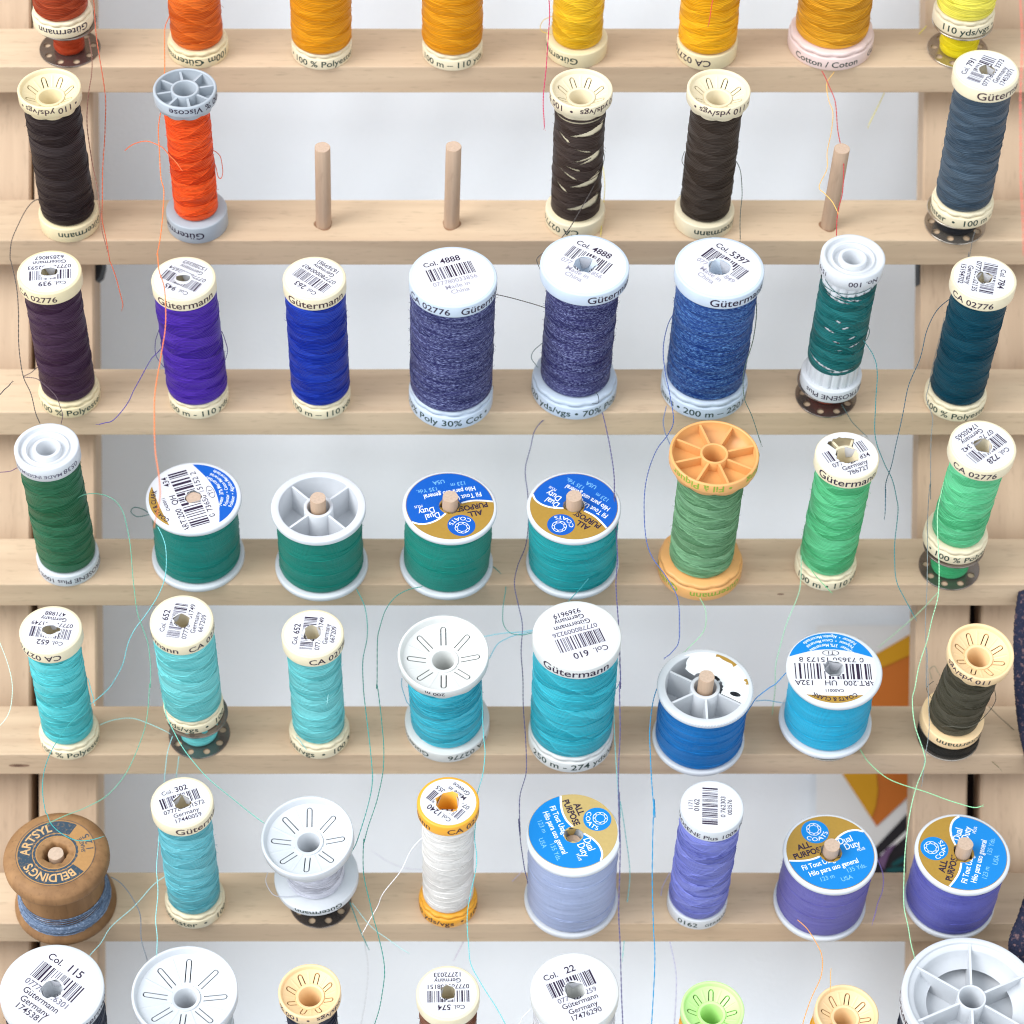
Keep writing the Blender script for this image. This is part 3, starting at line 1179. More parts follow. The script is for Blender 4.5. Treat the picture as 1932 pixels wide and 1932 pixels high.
def loose(points, r, mat, name="loose_thread", parent=None, inv=None):
    r *= 0.94
    mb = MB()
    pts = spline(points, 7)
    # a little unevenness so the strand does not read as a perfect wire
    rng = random.Random(int(points[0][0] * 10) + 7)
    out = []
    N = len(pts)
    a, b = rng.random() * 6, rng.random() * 6
    for i, p in enumerate(pts):
        w = 0.10 * min(1, i / 4, (N - 1 - i) / 4)
        out.append(p + Vector((w * sin(i * 0.45 + a), 0.3 * w * sin(i * 0.6), w * sin(i * 0.38 + b))))
    if inv is not None:
        out = [inv @ (p * S) / S for p in out]
    # two plies twisted round each other, frayed at the end
    for ply in (0, PI):
        q = []
        for i in range(len(out) - 1):
            for k in range(3):
                p = out[i].lerp(out[i + 1], k / 3)
                t = (out[i + 1] - out[i]).normalized()
                u = t.cross(Vector((0.2, 0.9, 0.3))).normalized()
                v = t.cross(u)
                ph = (i * 3 + k) * 1.1 + ply
                q.append(p + (u * cos(ph) + v * sin(ph)) * r * 0.45)
        q.append(out[-1])
        mb.tube(q, r * 0.62, 0, 5)
    for k in range(3):
        d = (out[-1] - out[-3]).normalized() if len(out) > 3 else Vector((0, 0, -1))
        e = out[-1] + d * (0.8 + rng.random()) + Vector((rng.uniform(-.4, .4), rng.uniform(-.3, .3), rng.uniform(-.4, .4)))
        mb.tube([out[-1], out[-1].lerp(e, .5), e], r * 0.3, 0, 4)
    return mb.build(name, mat, parent)


def path3(segs, y0, y1, ymid=None):
    raw = []
    for key, pts in segs:
        for p in pts:
            raw.append(zp(key, *p))
    L = [0.0]
    for i in range(1, len(raw)):
        L.append(L[-1] + math.hypot(raw[i][0] - raw[i - 1][0], raw[i][1] - raw[i - 1][1]))
    out = []
    for p, l in zip(raw, L):
        t = l / max(L[-1], 1e-6)
        if ymid is None:
            y = y0 + (y1 - y0) * t
        else:
            y = (y0 + (ymid - y0) * t * 2) if t < 0.5 else (ymid + (y1 - ymid) * (t * 2 - 1))
        out.append(at(p[0], p[1], y))
    return out


_strand_mats = {}


def strand_mat(rgb):
    if rgb not in _strand_mats:
        m, nt, b = new_mat("loose_thread")
        b.inputs['Base Color'].default_value = (*[min(0.82, x * 1.1) for x in lin(rgb)], 1)
        b.inputs['Roughness'].default_value = 0.65
        b.inputs['Sheen Weight'].default_value = 0.3
        _strand_mats[rgb] = m
    return _strand_mats[rgb]


# ================================================================== the setting
def wall():
    mb = MB()
    rng = random.Random(4)
    waves = [(rng.uniform(0.006, 0.02), rng.uniform(0.008, 0.03), rng.random() * 6.28, rng.uniform(0.4, 1.0), rng.choice((-1, 1))) for _ in range(10)]
    nx, nz = 260, 160
    for j in range(nz + 1):
        for i in range(nx + 1):
            x = -420 + 840 * i / nx
            z = -420 + 840 * j / nz
            y = 74.0
            for kx, kz, p, a, sg in waves:
                y += 1.7 * a * sin(sg * kx * x * 3 + kz * z * 2 + p + 0.8 * sin(z * 0.011 + p))
            y += 0.55 * sin(x * 0.11 + 1.6 * sin(z * 0.012) + z * 0.02) * (0.5 + 0.5 * sin(x * 0.017 + z * 0.009 + 1.0)) + 0.35 * sin(x * 0.19 - z * 0.05 + 2.0 * sin(z * 0.02))
            mb.v.append((x, y, z))
    for j in range(nz):
        for i in range(nx):
            a = j * (nx + 1) + i
            mb.f.append([a, a + 1, a + nx + 2, a + nx + 1]); mb.m.append(0); mb.s.append(True)
    m, nt, b = new_mat("white_cloth_wall")
    tc = node(nt, 'ShaderNodeTexCoord')
    nz_ = node(nt, 'ShaderNodeTexNoise')
    nz_.inputs['Scale'].default_value = 900
    nz_.inputs['Detail'].default_value = 3
    nt.links.new(tc.outputs['Object'], nz_.inputs['Vector'])
    nt.links.new(mixc(nt, nz_.outputs['Fac'], (0.845, 0.885, 0.93), (0.88, 0.92, 0.965)), b.inputs['Base Color'])
    b.inputs['Roughness'].default_value = 0.9
    b.inputs['Specular IOR Level'].default_value = 0.1
    bp = node(nt, 'ShaderNodeBump')
    bp.inputs['Strength'].default_value = 0.3
    bp.inputs['Distance'].default_value = 0.0006
    nt.links.new(nz_.outputs['Fac'], bp.inputs['Height'])
    nt.links.new(bp.outputs[0], b.inputs['Normal'])
    o = mb.build("wall", m)
    tag(o, "soft white cloth covered wall behind the wooden rack", "wall", None, "structure")


wall()

# ------------------------------------------------------------------ the rack
rack = empty("thread_rack", (0, 0, 0))
tag(rack, "pale wooden thread rack with rows of horizontal pegged bars fixed across two uprights", "thread rack")


def crossbar(k):
    p = BAR_P[k]
    x0, x1 = -232.0, 232.0
    c = 0.55
    # cross-section in (BACK, NRM) coordinates, starting at the front top edge
    sec = [(0, -c), (0.16 * c, -0.3 * c), (0.3 * c, -0.16 * c), (c, 0), (BAR_D - c, 0), (BAR_D, -c), (BAR_D, -BAR_H + c), (BAR_D - c, -BAR_H), (c, -BAR_H), (0.3 * c, -BAR_H + 0.16 * c), (0.16 * c, -BAR_H + 0.3 * c), (0, -BAR_H + c)]
    mb = MB()
    n = len(sec)
    nx = 24
    rng = random.Random(k)
    for i in range(nx + 1):
        x = x0 + (x1 - x0) * i / nx
        for (u, w) in sec:
            q = p + BACK * u + NRM * w
            mb.v.append((x, q.y + 0.06 * sin(i * 1.7 + k), q.z + 0.05 * sin(i * 2.3 + k * 2)))
    for i in range(nx):
        for a in range(n):
            b = (a + 1) % n
            mb.f.append([i * n + a, i * n + b, (i + 1) * n + b, (i + 1) * n + a]); mb.m.append(0); mb.s.append(False)
    mb.f.append(list(range(n))[::-1]); mb.m.append(0); mb.s.append(False)
    mb.f.append([nx * n + a for a in range(n)]); mb.m.append(0); mb.s.append(False)
    # make the normals point outwards
    cen = p + BACK * BAR_D / 2 - NRM * BAR_H / 2
    f = mb.f[3]
    a, b, c_ = (Vector(mb.v[i]) for i in f[:3])
    if (b - a).cross(c_ - a).dot(a - cen) < 0:
        mb.f = [g[::-1] for g in mb.f]
    if k == 4:      # dark knot on the front of the fifth bar
        fn = -BACK
        q0 = ray_plane(*zp('Ad', 97, 1010), p - BACK * 0.06, fn)
        ring = []
        for i in range(20):
            t = 2 * PI * i / 20
            w = 4.2 * cos(t) * (1.1 if cos(t) > 0 else 0.75), 0.95 * sin(t)
            ring.append(tuple(q0 + Vector((w[0], 0, 0)) + NRM * w[1]))
        mb.add(ring, [list(range(20))], 1)
        mb.add([tuple(Vector(v) - BACK * 0.05 + (q0 - Vector(v)) * 0.55) for v in ring], [list(range(20))], 2)
    if k == 3:
        q0 = ray_plane(*zp('Cc', 567, 918), p - BACK * 0.06, -BACK)
        mb.add([tuple(q0 + Vector((1.3 * cos(2 * PI * i / 12), 0, 0)) + NRM * 0.5 * sin(2 * PI * i / 12)) for i in range(12)], [list(range(12))], 1)
    wood = m_wood("bar_wood", (186, 160, 133), (213, 189, 159), 0, 3.1 * k + 1, 1.0)
    o = mb.build("crossbar", [wood, m_flat("knot", (140, 112, 92), 0.6, 0.2), m_flat("knot_heart", (104, 80, 66), 0.6, 0.2)], rack)
    return o


for k in range(8):
    crossbar(k)


def upright(xt, xb, w, y0, th, seed, zt=260, zb=-260):
    """board whose left front edge runs from xt at the top to xb at the bottom"""
    mb = MB()
    c = 0.8
    sec = [(0, c), (c, 0), (w - c, 0), (w, c), (w, th), (0, th)]
    for (x, z) in ((xb, zb), (xt, zt)):
        for (u, v) in sec:
            mb.v.append((x + u, y0 + v, z))
    n = len(sec)
    for a in range(n):
        b = (a + 1) % n
        mb.f.append([a, b, n + b, n + a]); mb.m.append(0); mb.s.append(False)
    mb.f.append(list(range(n))[::-1]); mb.m.append(0); mb.s.append(False)
    mb.f.append([n + a for a in range(n)]); mb.m.append(0); mb.s.append(False)
    return mb.build("upright", m_wood("upright_wood", (172, 146, 121), (202, 176, 148), 2, seed, 0.8, 0.25), rack)


YU = 17.2
px2x = lambda p, y=YU: (p - 966) / FPX * (CAM_D + y)
upright(px2x(59), px2x(79), px2x(176) - px2x(64), YU, 15, 11)
upright(px2x(58) - 90, px2x(58) - 90, 90, YU, 15, 17)
upright(px2x(1752), px2x(1711), px2x(1852) - px2x(1750), YU, 15, 23)
upright(px2x(1860), px2x(1846), 90, YU, 15, 31)
# dark backing strips behind the gaps between the boards
strip_mat = m_flat("dark_strip", (44, 36, 36), 0.9, 0.1, mottle=0.3, scale=900)
for a, b in ((50, 92), (1830, 1870)):
    mb = MB()
    mb.box((px2x(a), YU + 15.2, -260), (px2x(b), YU + 17.2, 260))
    mb.build("gap_strip", strip_mat, rack)
# black rubber bumpers on the inner sides of the uprights
for key, x, y in (('Ab', 547, 160), ('Cb', 1372, 165)):
    c = at(*zp(key, x, y), YU + 8)
    mb = MB()
    ring = []
    for yy in (-5, 5):
        ring += [(c.x - 2.6, c.y + yy, c.z + 6.5), (c.x - 2.6, c.y + yy, c.z - 5.6), (c.x - 1.2, c.y + yy, c.z - 5.8), (c.x + 1.6, c.y + yy, c.z - 3.2), (c.x + 2.6, c.y + yy, c.z + 0.6), (c.x + 2.6, c.y + yy, c.z + 6.5)]
    mb.add(ring, [[0, 1, 2, 3, 4, 5], [11, 10, 9, 8, 7, 6]] + [[i, i + 6, (i + 1) % 6 + 6, (i + 1) % 6] for i in range(6)])
    mb.build("bumper", BLACKRUB, rack)

PEG_L = 38.0
peg_wood = m_wood("peg_wood", (154, 127, 105), (190, 163, 139), 2, 5.0, 1.6, 0.2)


def add_peg(B, axis, L=PEG_L, seed=0):
    """round dowel glued into a bar, its end roughly cut"""
    mb = MB()
    rng = random.Random(seed)
    R = 2.85
    prof = [(R, -3.0), (R, L * 0.3), (R * 0.995, L * 0.7), (R * 0.99, L - 0.35), (R * 0.965, L - 0.1)]
    ph = rng.random() * 6
    mb.lathe(prof, 28, 0, lambda k, th, r, z: (r * (1 + 0.02 * sin(5 * th + ph)), z + (0.12 * sin(th + ph) + 0.05 * sin(7 * th + ph) if k == 3 else 0)))
    n = 28
    o = len(mb.v)
    mb.v.append((0, 0, L - 0.1))
    for i in range(n):
        mb.f.append([4 * n + i, 4 * n + (i + 1) % n, o]); mb.m.append(1); mb.s.append(False)
    ob = mb.build("peg", [peg_wood, m_flat("peg_end_grain", (192, 168, 148), 0.8, 0.1, mottle=0.25, scale=1400)], rack)
    ob.matrix_world = Matrix.Translation(B * S) @ rot_from_axis(axis).to_4x4()
    return ob


# bare pegs of the second bar
for tx, ty, bx, by in ((608.2, 277.0, 610.4, 423.0), (855.6, 275.4, 851.6, 423.0), (1589.0, 279.5, 1563.0, 425.5)):
    B = ray_plane(bx, by, BAR_P[1], NRM)
    T = ray_plane(tx, ty, B, PEG.cross(Vector((1, 0, 0))))
    add_peg(B, (T - B).normalized(), (T - B).length, int(tx))
    # the drilled rim round the peg
    mb = MB()
    c = B
    ring = []
    for i in range(24):
        t = 2 * PI * i / 24
        for r, h in ((2.8, 0.03), (3.35 + 0.35 * sin(3 * t + tx), 0.03)):
            q = c + Vector((1, 0, 0)) * r * cos(t) + BACK * r * sin(t) + NRM * h
            ring.append(tuple(q))
    mb.add(ring, [[2 * i, 2 * i + 1, 2 * ((i + 1) % 24) + 1, 2 * ((i + 1) % 24)] for i in range(24)])
    mb.build("peg_hole", m_flat("drilled_wood", (150, 116, 90), 0.8, 0.1, mottle=0.3, scale=1500), rack)


# ================================================================== spools
def Z(key, l, r, e):
    a, b = zp(key, l, e), zp(key, r, e)
    return (a[0], b[0], a[1])


ROOTS = {}
SEED = [0]


def spool(sid, row, top, base, cap, pl, th, tr, desc, lab=None, rot=0.0, hole=2.9, rim=(), foot=(), bob=None, tip=False, kind='gut', pitch=0.0,
          a0=0.4, rb=None, foot_at=None, ink=None, fink=None, thread=None, off=(0, 0), hc=5.3, hf=6.4, lip=True, dark_bob=False, taper=0.0, strands=24, pegl=None, tbot=None):
    SEED[0] += 1
    sd = SEED[0] * 1.618 + 0.37
    bh = (bob[4] if len(bob) > 4 else BOB_H) if bob else 0.0
    if bob:
        B, ax, L, Rt, Rb, B0 = place(row, top, base, 0.0, pitch, foot_at, bh)
        # the bobbin lies flat on the bar, threaded on the peg; the spool above it sits loosely
        add_bobbin(B0, PEG, bob[0], bob[1], bob[2], bob[3], SEED[0], dark_bob, bh)
        Rb = Rt * 0.985
        add_peg(B0, (B - B0 + ax * 20).normalized(), pegl or PEG_L, SEED[0])
    else:
        B, ax, L, Rt, Rb = place(row, top, base, 0.0, pitch)
        add_peg(B, ax, pegl or PEG_L, SEED[0])
    if rb:
        Rb = Rt * rb
    print("SPOOL", sid, "L %.1f Rt %.1f Rb %.1f ax %.3f %.3f %.3f" % (L, Rt, Rb, ax.x, ax.y, ax.z), "B", [round(q, 1) for q in B])
    R3 = rot_from_axis(ax)
    root = empty("thread_spool", B, R3)
    tag(root, desc, "thread spool", GROUP)
    ROOTS[sid] = (root, (Matrix.Translation(B * S) @ R3.to_4x4()).inverted())
    pm = plastic(pl)
    rh = 4.05
    Rth = tr * Rt
    rc = Rth * (0.95 if cap == 'open' else 0.80)
    ik = ink or INKB
    fk = fink or INKG
    tk = dict(band=5.2, slope=1.1, pitch=0.70, contrast=0.32)
    if kind in ('coats', 'clark', 'open'):
        tk = dict(band=9.0, slope=0.10, pitch=0.62, contrast=0.20, edge=0.12)
        strands = min(strands, 5) if strands == 24 else strands
    if thread:
        tk.update(thread)
    gaps = tk.pop('gaps', None)
    step = tk.pop('step', 0.09 if kind in ('gut', 'met') else 0.02)
    wild = tk.pop('wild', 0.0)
    bulge = tk.pop('bulge', 0.0)
    fuzz = tk.pop('fuzz', 260 if tk.get('fleck') else (45 if kind in ('gut', 'met') else 12))
    top_mb = MB()
    foot_mb = MB()
    if kind in ('coats', 'clark', 'open'):
        ft = 2.3
        if cap == 'open':
            cap_spokes(top_mb, Rt, L, rh, rc, a0, tk.pop('nsp', 4), Rt * 0.17, 13.0, ft, Rt * 0.31)
        else:
            flange(top_mb, Rt, L - ft, L, rh, rc, True)
        flange(foot_mb, Rb, 0, ft, rh, rc, False)
        z0, z1 = ft, L - ft
    else:
        if cap == 'label':
            cap_label(top_mb, Rt, L, hc, rh, rc)
            z1 = L - hc
            tz = L - hc + 1.1
        elif cap in ('slots', 'bigslots'):
            cap_slots(top_mb, Rt, L, rh, rc, a0, cap == 'bigslots')
            z1 = L - (6.6 if cap == 'slots' else 6.0)
            tz = L - 3.4 if cap == 'slots' else L - 3.0
        elif cap == 'spokes':
            cap_spokes(top_mb, Rt, L, rh, rc, a0, tk.pop('nsp', 8), 1.1, 4.6, 4.4, rh + 0.9, True)
            z1 = L - 6.6
            tz = L - 3.4
        elif cap == 'hollow':
            cap_spokes(top_mb, Rt, L, rh - 0.1, rc, 0.35, 7, 0.9, 5.2, hc, rh + 0.9)
            z1 = L - hc
            tz = L - hc + 1.1
        elif cap == 'rings':
            cap_rings(top_mb, Rt, L, rh, rc)
            z1 = L - 6.4
            tz = L - 4.6
        make_base(foot_mb, Rb, hf, rh, rc, SEED[0] * 0.7, lip)
        z0 = hf
        for (s, ang, size, flip) in rim:
            rim_text(top_mb, s, Rt + 0.03, tz, size, ang, 1, 0.012, 1.12, flip)
        for (s, ang, size, flip) in foot:
            rim_text(foot_mb, s, Rb + 0.03, hf * 0.2 if lip else hf * 0.28, size, ang, 1, 0.012, 1.10, flip)
    top_mb.build("cap" if kind in ('gut', 'met') else "flange", [pm, ik], root)
    foot_mb.build("foot" if kind in ('gut', 'met') else "flange", [pm, fk], root)
    if tbot:
        z0 = tbot
    w = winding_mesh(Rth, z0 + 0.05, z1 - 0.05, SEED[0], rc, 0.115, strands, step, tk['band'], bulge, gaps, taper=taper, wild=wild, fuzz=fuzz)
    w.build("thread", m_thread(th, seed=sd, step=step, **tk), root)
    if gaps or tbot:
        c = MB()
        ribs = tk.get('ribs')
        rcore = Rth - ((0.30 if kind == 'met' else 0.45) if gaps else 0.9)
        if kind == 'met':
            prof = [(rcore, hf - 0.2), (rcore, L - 6.0)]
            c.lathe(prof, 108, 0, lambda k, t, r, z: (r - (0.9 if cos(18 * t) > 0.55 else 0.0), z))
        else:
            c.lathe([(rcore, hf - 0.2), (rcore, L - 5.0)], 64)
        c.build("core", pm, root)
    if lab is not None:
        lk = lab.get('kind', 'gut')
        LR = Rt * lab.get('r', 0.93 if lk in ('coats', 'clark') else 0.90)
        lm, mats = label_mesh(lk, LR, L + 0.06, rot, SEED[0], lab, hole, off)
        lm.build("label", mats, root)
    return root


gl = lambda col, *lines, **k: dict(col=col, lines=lines, **k)
IND = (78, 78, 132)

# ---- bar 1 (only the lower ends are in the picture)
spool('s00', 0, (25, 145, -226), Z('Aa', 212, 575, 388), 'label', CREAMW, (156, 64, 30), 0.88, "rust red thread spool on a steel bobbin, above the near black spool",
      foot=(("Gütermann", 8, 4.0, True),), fink=INK, foot_at=Z('Aa', 183, 530, 222), bob=(11.2, (176, 66, 28), 0.5, "steel bobbin with a little rust red thread under the rust red spool", 13.0), dark_bob=True)
spool('s01', 0, (293, 411, -195), Z('Aa', 945, 1282, 385), 'label', CREAM, (212, 102, 28), 0.86, "burnt orange thread spool with cream foot, above the grey capped orange spool",
      foot=(("Gütermann", -38, 4.0, True), ("100m •", 42, 4.0, True)))
spool('s02', 0, (541, 661, -195), (550.6, 664, 132.2), 'label', CREAMW, (212, 142, 14), 0.985, "ochre yellow thread spool with foot printed 100 % Polyester",
      foot=(("• 100 % Polyester •", 12, 3.7, False),), thread=dict(step=0.05, contrast=0.2))
spool('s03', 0, (793, 913, -195), Z('Ba', 437, 775, 398), 'label', CREAMW, (212, 143, 16), 0.985, "ochre yellow thread spool with foot printed 100 m – 110 yds",
      foot=(("100 m – 110 yds", 2, 3.7, False),), thread=dict(step=0.05, contrast=0.2))
spool('s04', 0, (1041, 1160, -195), Z('Ba', 1130, 1472, 385), 'label', CREAM, (252, 200, 40), 0.83, "bright yellow thread spool on a bare cream foot beside a hanging crimson thread",
      foot=(("Gütermann", -50, 4.0, True),), lip=False)
spool('s05', 0, (1292, 1410, -195), Z('Ca', -18, 320, 397), 'label', CREAM, (252, 184, 18), 0.97, "golden yellow thread spool with a short red thread lying on it",
      foot=(("CA 02776", -42, 4.0, True),), fink=INK, lip=False)
spool('s06', 0, (1513, 1683, -232), Z('Ca', 605, 1083, 396), 'label', PINK, (214, 154, 34), 0.84, "mustard yellow thread spool with a wide pale pink foot printed Cotton / Coton",
      foot=(("Cotton / Coton", -12, 3.6, False), ("Gü", 62, 3.6, False)), hf=7.4)
spool('s07', 0, (1798, 1920, -226), Z('Ca', 1378, 1740, 395), 'label', CREAMW, (236, 224, 92), 0.93, "lemon yellow thread spool on a steel bobbin, above the slate grey spool",
      foot=(("110 yds/vgs •", 6, 3.9, False),), foot_at=Z('Ca', 1410, 1765, 217), bob=(11.2, (244, 222, 30), 0.62, "steel bobbin wound with bright yellow thread under the lemon yellow spool", 13.5))

# ---- bar 2
spool('s10', 1, Z('Aa', 97, 453, 380), Z('Aa', 228, 560, 1362), 'slots', CREAM, (46, 36, 36), 0.88, "near black brown thread spool with a hollow yellowish slotted cap",
      rim=(("• 110 yds/vgs •", 5, 3.5, True),), foot=(("Gütermann", 38, 4.0, True),), lip=False, thread=dict(contrast=0.35))
spool('s11', 1, Z('Aa', 857, 1215, 380), Z('Aa', 940, 1280, 1368), 'spokes', GREY, (232, 84, 18), 0.71, "vivid orange thread spool with a grey spoked cap and a grey foot",
      rim=(("100 % Viscose", 34, 3.6, True),), foot=(("Gütermann", -36, 4.2, True),), ink=INK, fink=INK, lip=False, hf=7.4, thread=dict(wild=0.8, contrast=0.38, sheen=0.1, rough=0.42), strands=44, a0=0.25)


def gaps14(th, t):
    f = math.atan2(sin(th + PI / 2), cos(th + PI / 2))      # 0 at the front, + to the right
    for (c, tc, hw, h0, sl) in ((0.45, 0.86, 0.9, 0.032, 0.035), (0.35, 0.62, 0.65, 0.013, 0.05), (0.50, 0.60, 0.55, 0.018, 0.06), (0.40, 0.385, 0.75, 0.030, 0.05), (0.35, 0.165, 0.85, 0.034, 0.05),
                                (-0.75, 0.80, 0.35, 0.010, -0.10), (-0.55, 0.47, 0.5, 0.007, -0.09), (-0.8, 0.33, 0.4, 0.012, -0.12), (0.1, 0.70, 0.4, 0.006, -0.06), (-0.3, 0.53, 0.4, 0.006, -0.05),
                                (2.6, 0.7, 0.8, 0.04, 0.05), (2.9, 0.35, 0.9, 0.04, 0.05)):
        d = (f - c + PI) % (2 * PI) - PI
        if abs(d) < hw:
            u = (d + hw) / (2 * hw)
            if abs(t - tc - sl * d) < 1.5 * h0 * u * (1 if u < 0.85 else (1 - u) / 0.15):
                return True
    return t > 0.955 and not (0.968 < t < 0.985)


spool('s14', 1, Z('Ba', 1152, 1506, 382), Z('Ba', 1125, 1458, 1345), 'slots', CREAMW, (58, 46, 41), 0.815, "nearly used up dark brown thread spool with cream core showing between the turns",
      rim=(("110 yds/vgs  •  100 %", 4, 3.6, True),), foot=(("CA 02776", -40, 3.9, True),), lip=False, thread=dict(gaps=gaps14, contrast=0.35, wild=0.5), strands=14)
spool('s15', 1, Z('Ca', 42, 400, 385), Z('Ca', -35, 300, 1350), 'slots', CREAMW, (58, 48, 41), 0.815, "fully wound dark brown thread spool with a hollow cream slotted cap",
      rim=(("• 110 yds/vgs •", 8, 3.6, True),), foot=(("Gütermann", 30, 4.0, True),), lip=False, thread=dict(contrast=0.35))
spool('s17', 1, Z('Ca', 1535, 1905, 278), Z('Ca', 1363, 1725, 1382), 'label', CREAMW, (64, 80, 94), 0.88, "slate grey thread spool labelled Col. 791 standing on a full bobbin",
      lab=gl("791", "07778000 3373", "Germany", "17453071", r=0.92), rot=60, hole=2.9, rim=(("Gütermann", 38, 4.6, False),), foot=(("Polyester  •  100 m – 110 yds", 8, 3.8, False),),
      foot_at=Z('Ca', 1408, 1752, 1285), bob=(11.3, (40, 40, 44), 0.68, "steel bobbin full of black thread under the slate grey spool"), thread=dict(step=0.25, band=4.4))

# ---- bar 3
spool('s20', 2, Z('Ab', 95, 457, 50), Z('Ab', 225, 565, 995), 'label', CREAM, (60, 37, 58), 0.87, "dark plum purple thread spool labelled Col 939",
      lab=gl("939", "077780002593", "Gütermann", "62858067", squash=0.7), rot=186, hole=3.2, rim=(("CA 02776", -22, 3.5, False),), foot=(("• 100 % Polyester •", 12, 4.0, False),))
spool('s21', 2, Z('Ab', 848, 1210, 85), Z('Ab', 950, 1285, 1000), 'label', CREAMW, (66, 28, 144), 0.965, "violet thread spool labelled Col 945 with small loops at both sides",
      lab=gl("945", "077780002654", "Germany", "15288397", squash=0.6), rot=150, hole=2.9, rim=(("Gütermann", 8, 4.4, False),), foot=(("100 m - 110 yds", 4, 3.8, False),), thread=dict(step=0.08))
spool('s22', 2, (533, 653, 483.5), (550.6, 662, 792.0), 'label', CREAMW, (6, 48, 154), 0.955, "royal blue thread spool labelled Col 263 with an unpierced label",
      lab=gl("263", "077780000407", "Germany", "16369981"), rot=141, hole=0, rim=(("Gütermann", 6, 4.4, False),), foot=(("100 m – 110 yds", 4, 3.8, False),), thread=dict(step=0.08))
HEA = dict(band=7, step=0.10, slope=0.6, pitch=0.70, contrast=0.3)
spool('s23', 2, Z('Bb', 362, 858, 30), Z('Bb', 362, 832, 1057), 'label', BLUEG, (46, 46, 92), 0.965, "wide heather indigo thread spool with an unpierced label printed Col. 4888",
      lab=gl("4888", "077780033856", "Made in", "China", big=True, faint=True, r=0.93), rot=20, hole=0, rim=(("CA 02776", -36, 3.9, False), ("Gütermann", 52, 4.3, False)), ink=INK,
      foot=(("• 70% Poly 30% Cot •", -16, 4.2, False),), hc=5.2, hf=8.0, thread=dict(fleck=(144, 152, 192), **HEA), strands=36)
spool('s24', 2, (1019, 1188, 442), Z('Bb', 1048, 1525, 1003), 'label', BLUEG, (46, 44, 92), 0.81, "narrower heather indigo thread spool with a pierced label printed Col. 4888",
      lab=gl("4888", "077780033856", "Made in", "China", big=True, faint=True, r=0.93), rot=-33, hole=4.2, rim=(("Gütermann", 44, 4.4, False),), ink=INK,
      foot=(("220 yds/vgs • 70% Poly", -6, 4.2, False),), hc=5.2, hf=8.0, thread=dict(fleck=(144, 152, 192), **HEA), strands=36)
spool('s25', 2, (1273, 1443, 447), (1245.8, 1408, 793), 'label', BLUEG, (18, 56, 120), 0.905, "heather blue thread spool with a pierced label printed Col. 5397",
      lab=gl("5397", "077780033849", "Made in", "China", big=True, faint=True, r=0.93), rot=-43, hole=4.4, rim=(("Gütermann", 28, 4.6, False),), ink=INK,
      foot=(("jeans • 200 m – 220 yds", 0, 4.2, False),), hc=5.2, hf=8.0, thread=dict(fleck=(110, 156, 206), **HEA), strands=36)


def gaps26(th, t):
    f = math.atan2(sin(th + PI / 2), cos(th + PI / 2))
    if t > 0.91 + 0.03 * sin(f * 1.0 - 0.4) or t < 0.02 + 0.012 * sin(f * 2):
        return True
    for (c, tc, hw, h0, sl) in ((-0.9, 0.885, 0.7, 0.007, -0.03), (0.1, 0.862, 0.35, 0.006, -0.02), (-0.5, 0.845, 0.6, 0.006, -0.03), (-0.6, 0.50, 0.25, 0.006, -0.05), (0.0, 0.56, 0.16, 0.007, 0.08), (0.3, 0.44, 0.2, 0.006, 0.07),
                                (-0.25, 0.40, 0.16, 0.006, -0.04), (0.5, 0.35, 0.25, 0.006, 0.05), (-0.1, 0.30, 0.16, 0.006, 0.03), (-0.7, 0.10, 0.8, 0.006, -0.04), (0.2, 0.065, 0.6, 0.006, 0.02), (-0.3, 0.62, 0.12, 0.006, -0.06), (0.55, 0.25, 0.15, 0.005, 0.06)):
        d = f - c
        if abs(d) < hw and abs(t - tc - sl * d) < h0 * 1.7 * (1 - (d / hw) ** 2):
            return True
    return False


spool('s26', 2, (1549, 1671, 441), Z('Cb', 640, 1000, 1000), 'rings', WHITE, (0, 94, 94), 0.87, "part used teal green thread spool with white ribbed core and stepped ring cap",
      rim=(("No. 100", 18, 3.1, True), ("1519", -70, 2.6, True)), foot=(("METROSENE Plus", 10, 3.2, True),), kind='met', ink=INK, fink=INK, lip=False, hf=5.6,
      foot_at=Z('Cb', 668, 1018, 915), bob=(11.3, (170, 64, 40), 0.5, "dark steel bobbin with large holes under the teal ribbed spool"), dark_bob=True, thread=dict(gaps=gaps26, wild=0.8, contrast=0.4, step=0.1), strands=30, tbot=12.0)
spool('s27', 2, Z('Cb', 1523, 1893, 80), Z('Cb', 1367, 1712, 1015), 'label', CREAMW, (0, 60, 76), 0.86, "dark petrol teal thread spool labelled Col. 784",
      lab=gl("784", "077780002135", "Germany", "15194702", r=0.92), rot=-104, hole=3.1, rim=(("CA 02776", -28, 3.6, False),), ink=INK, foot=(("100 % Polyester •", 4, 3.9, False),), thread=dict(contrast=0.22))

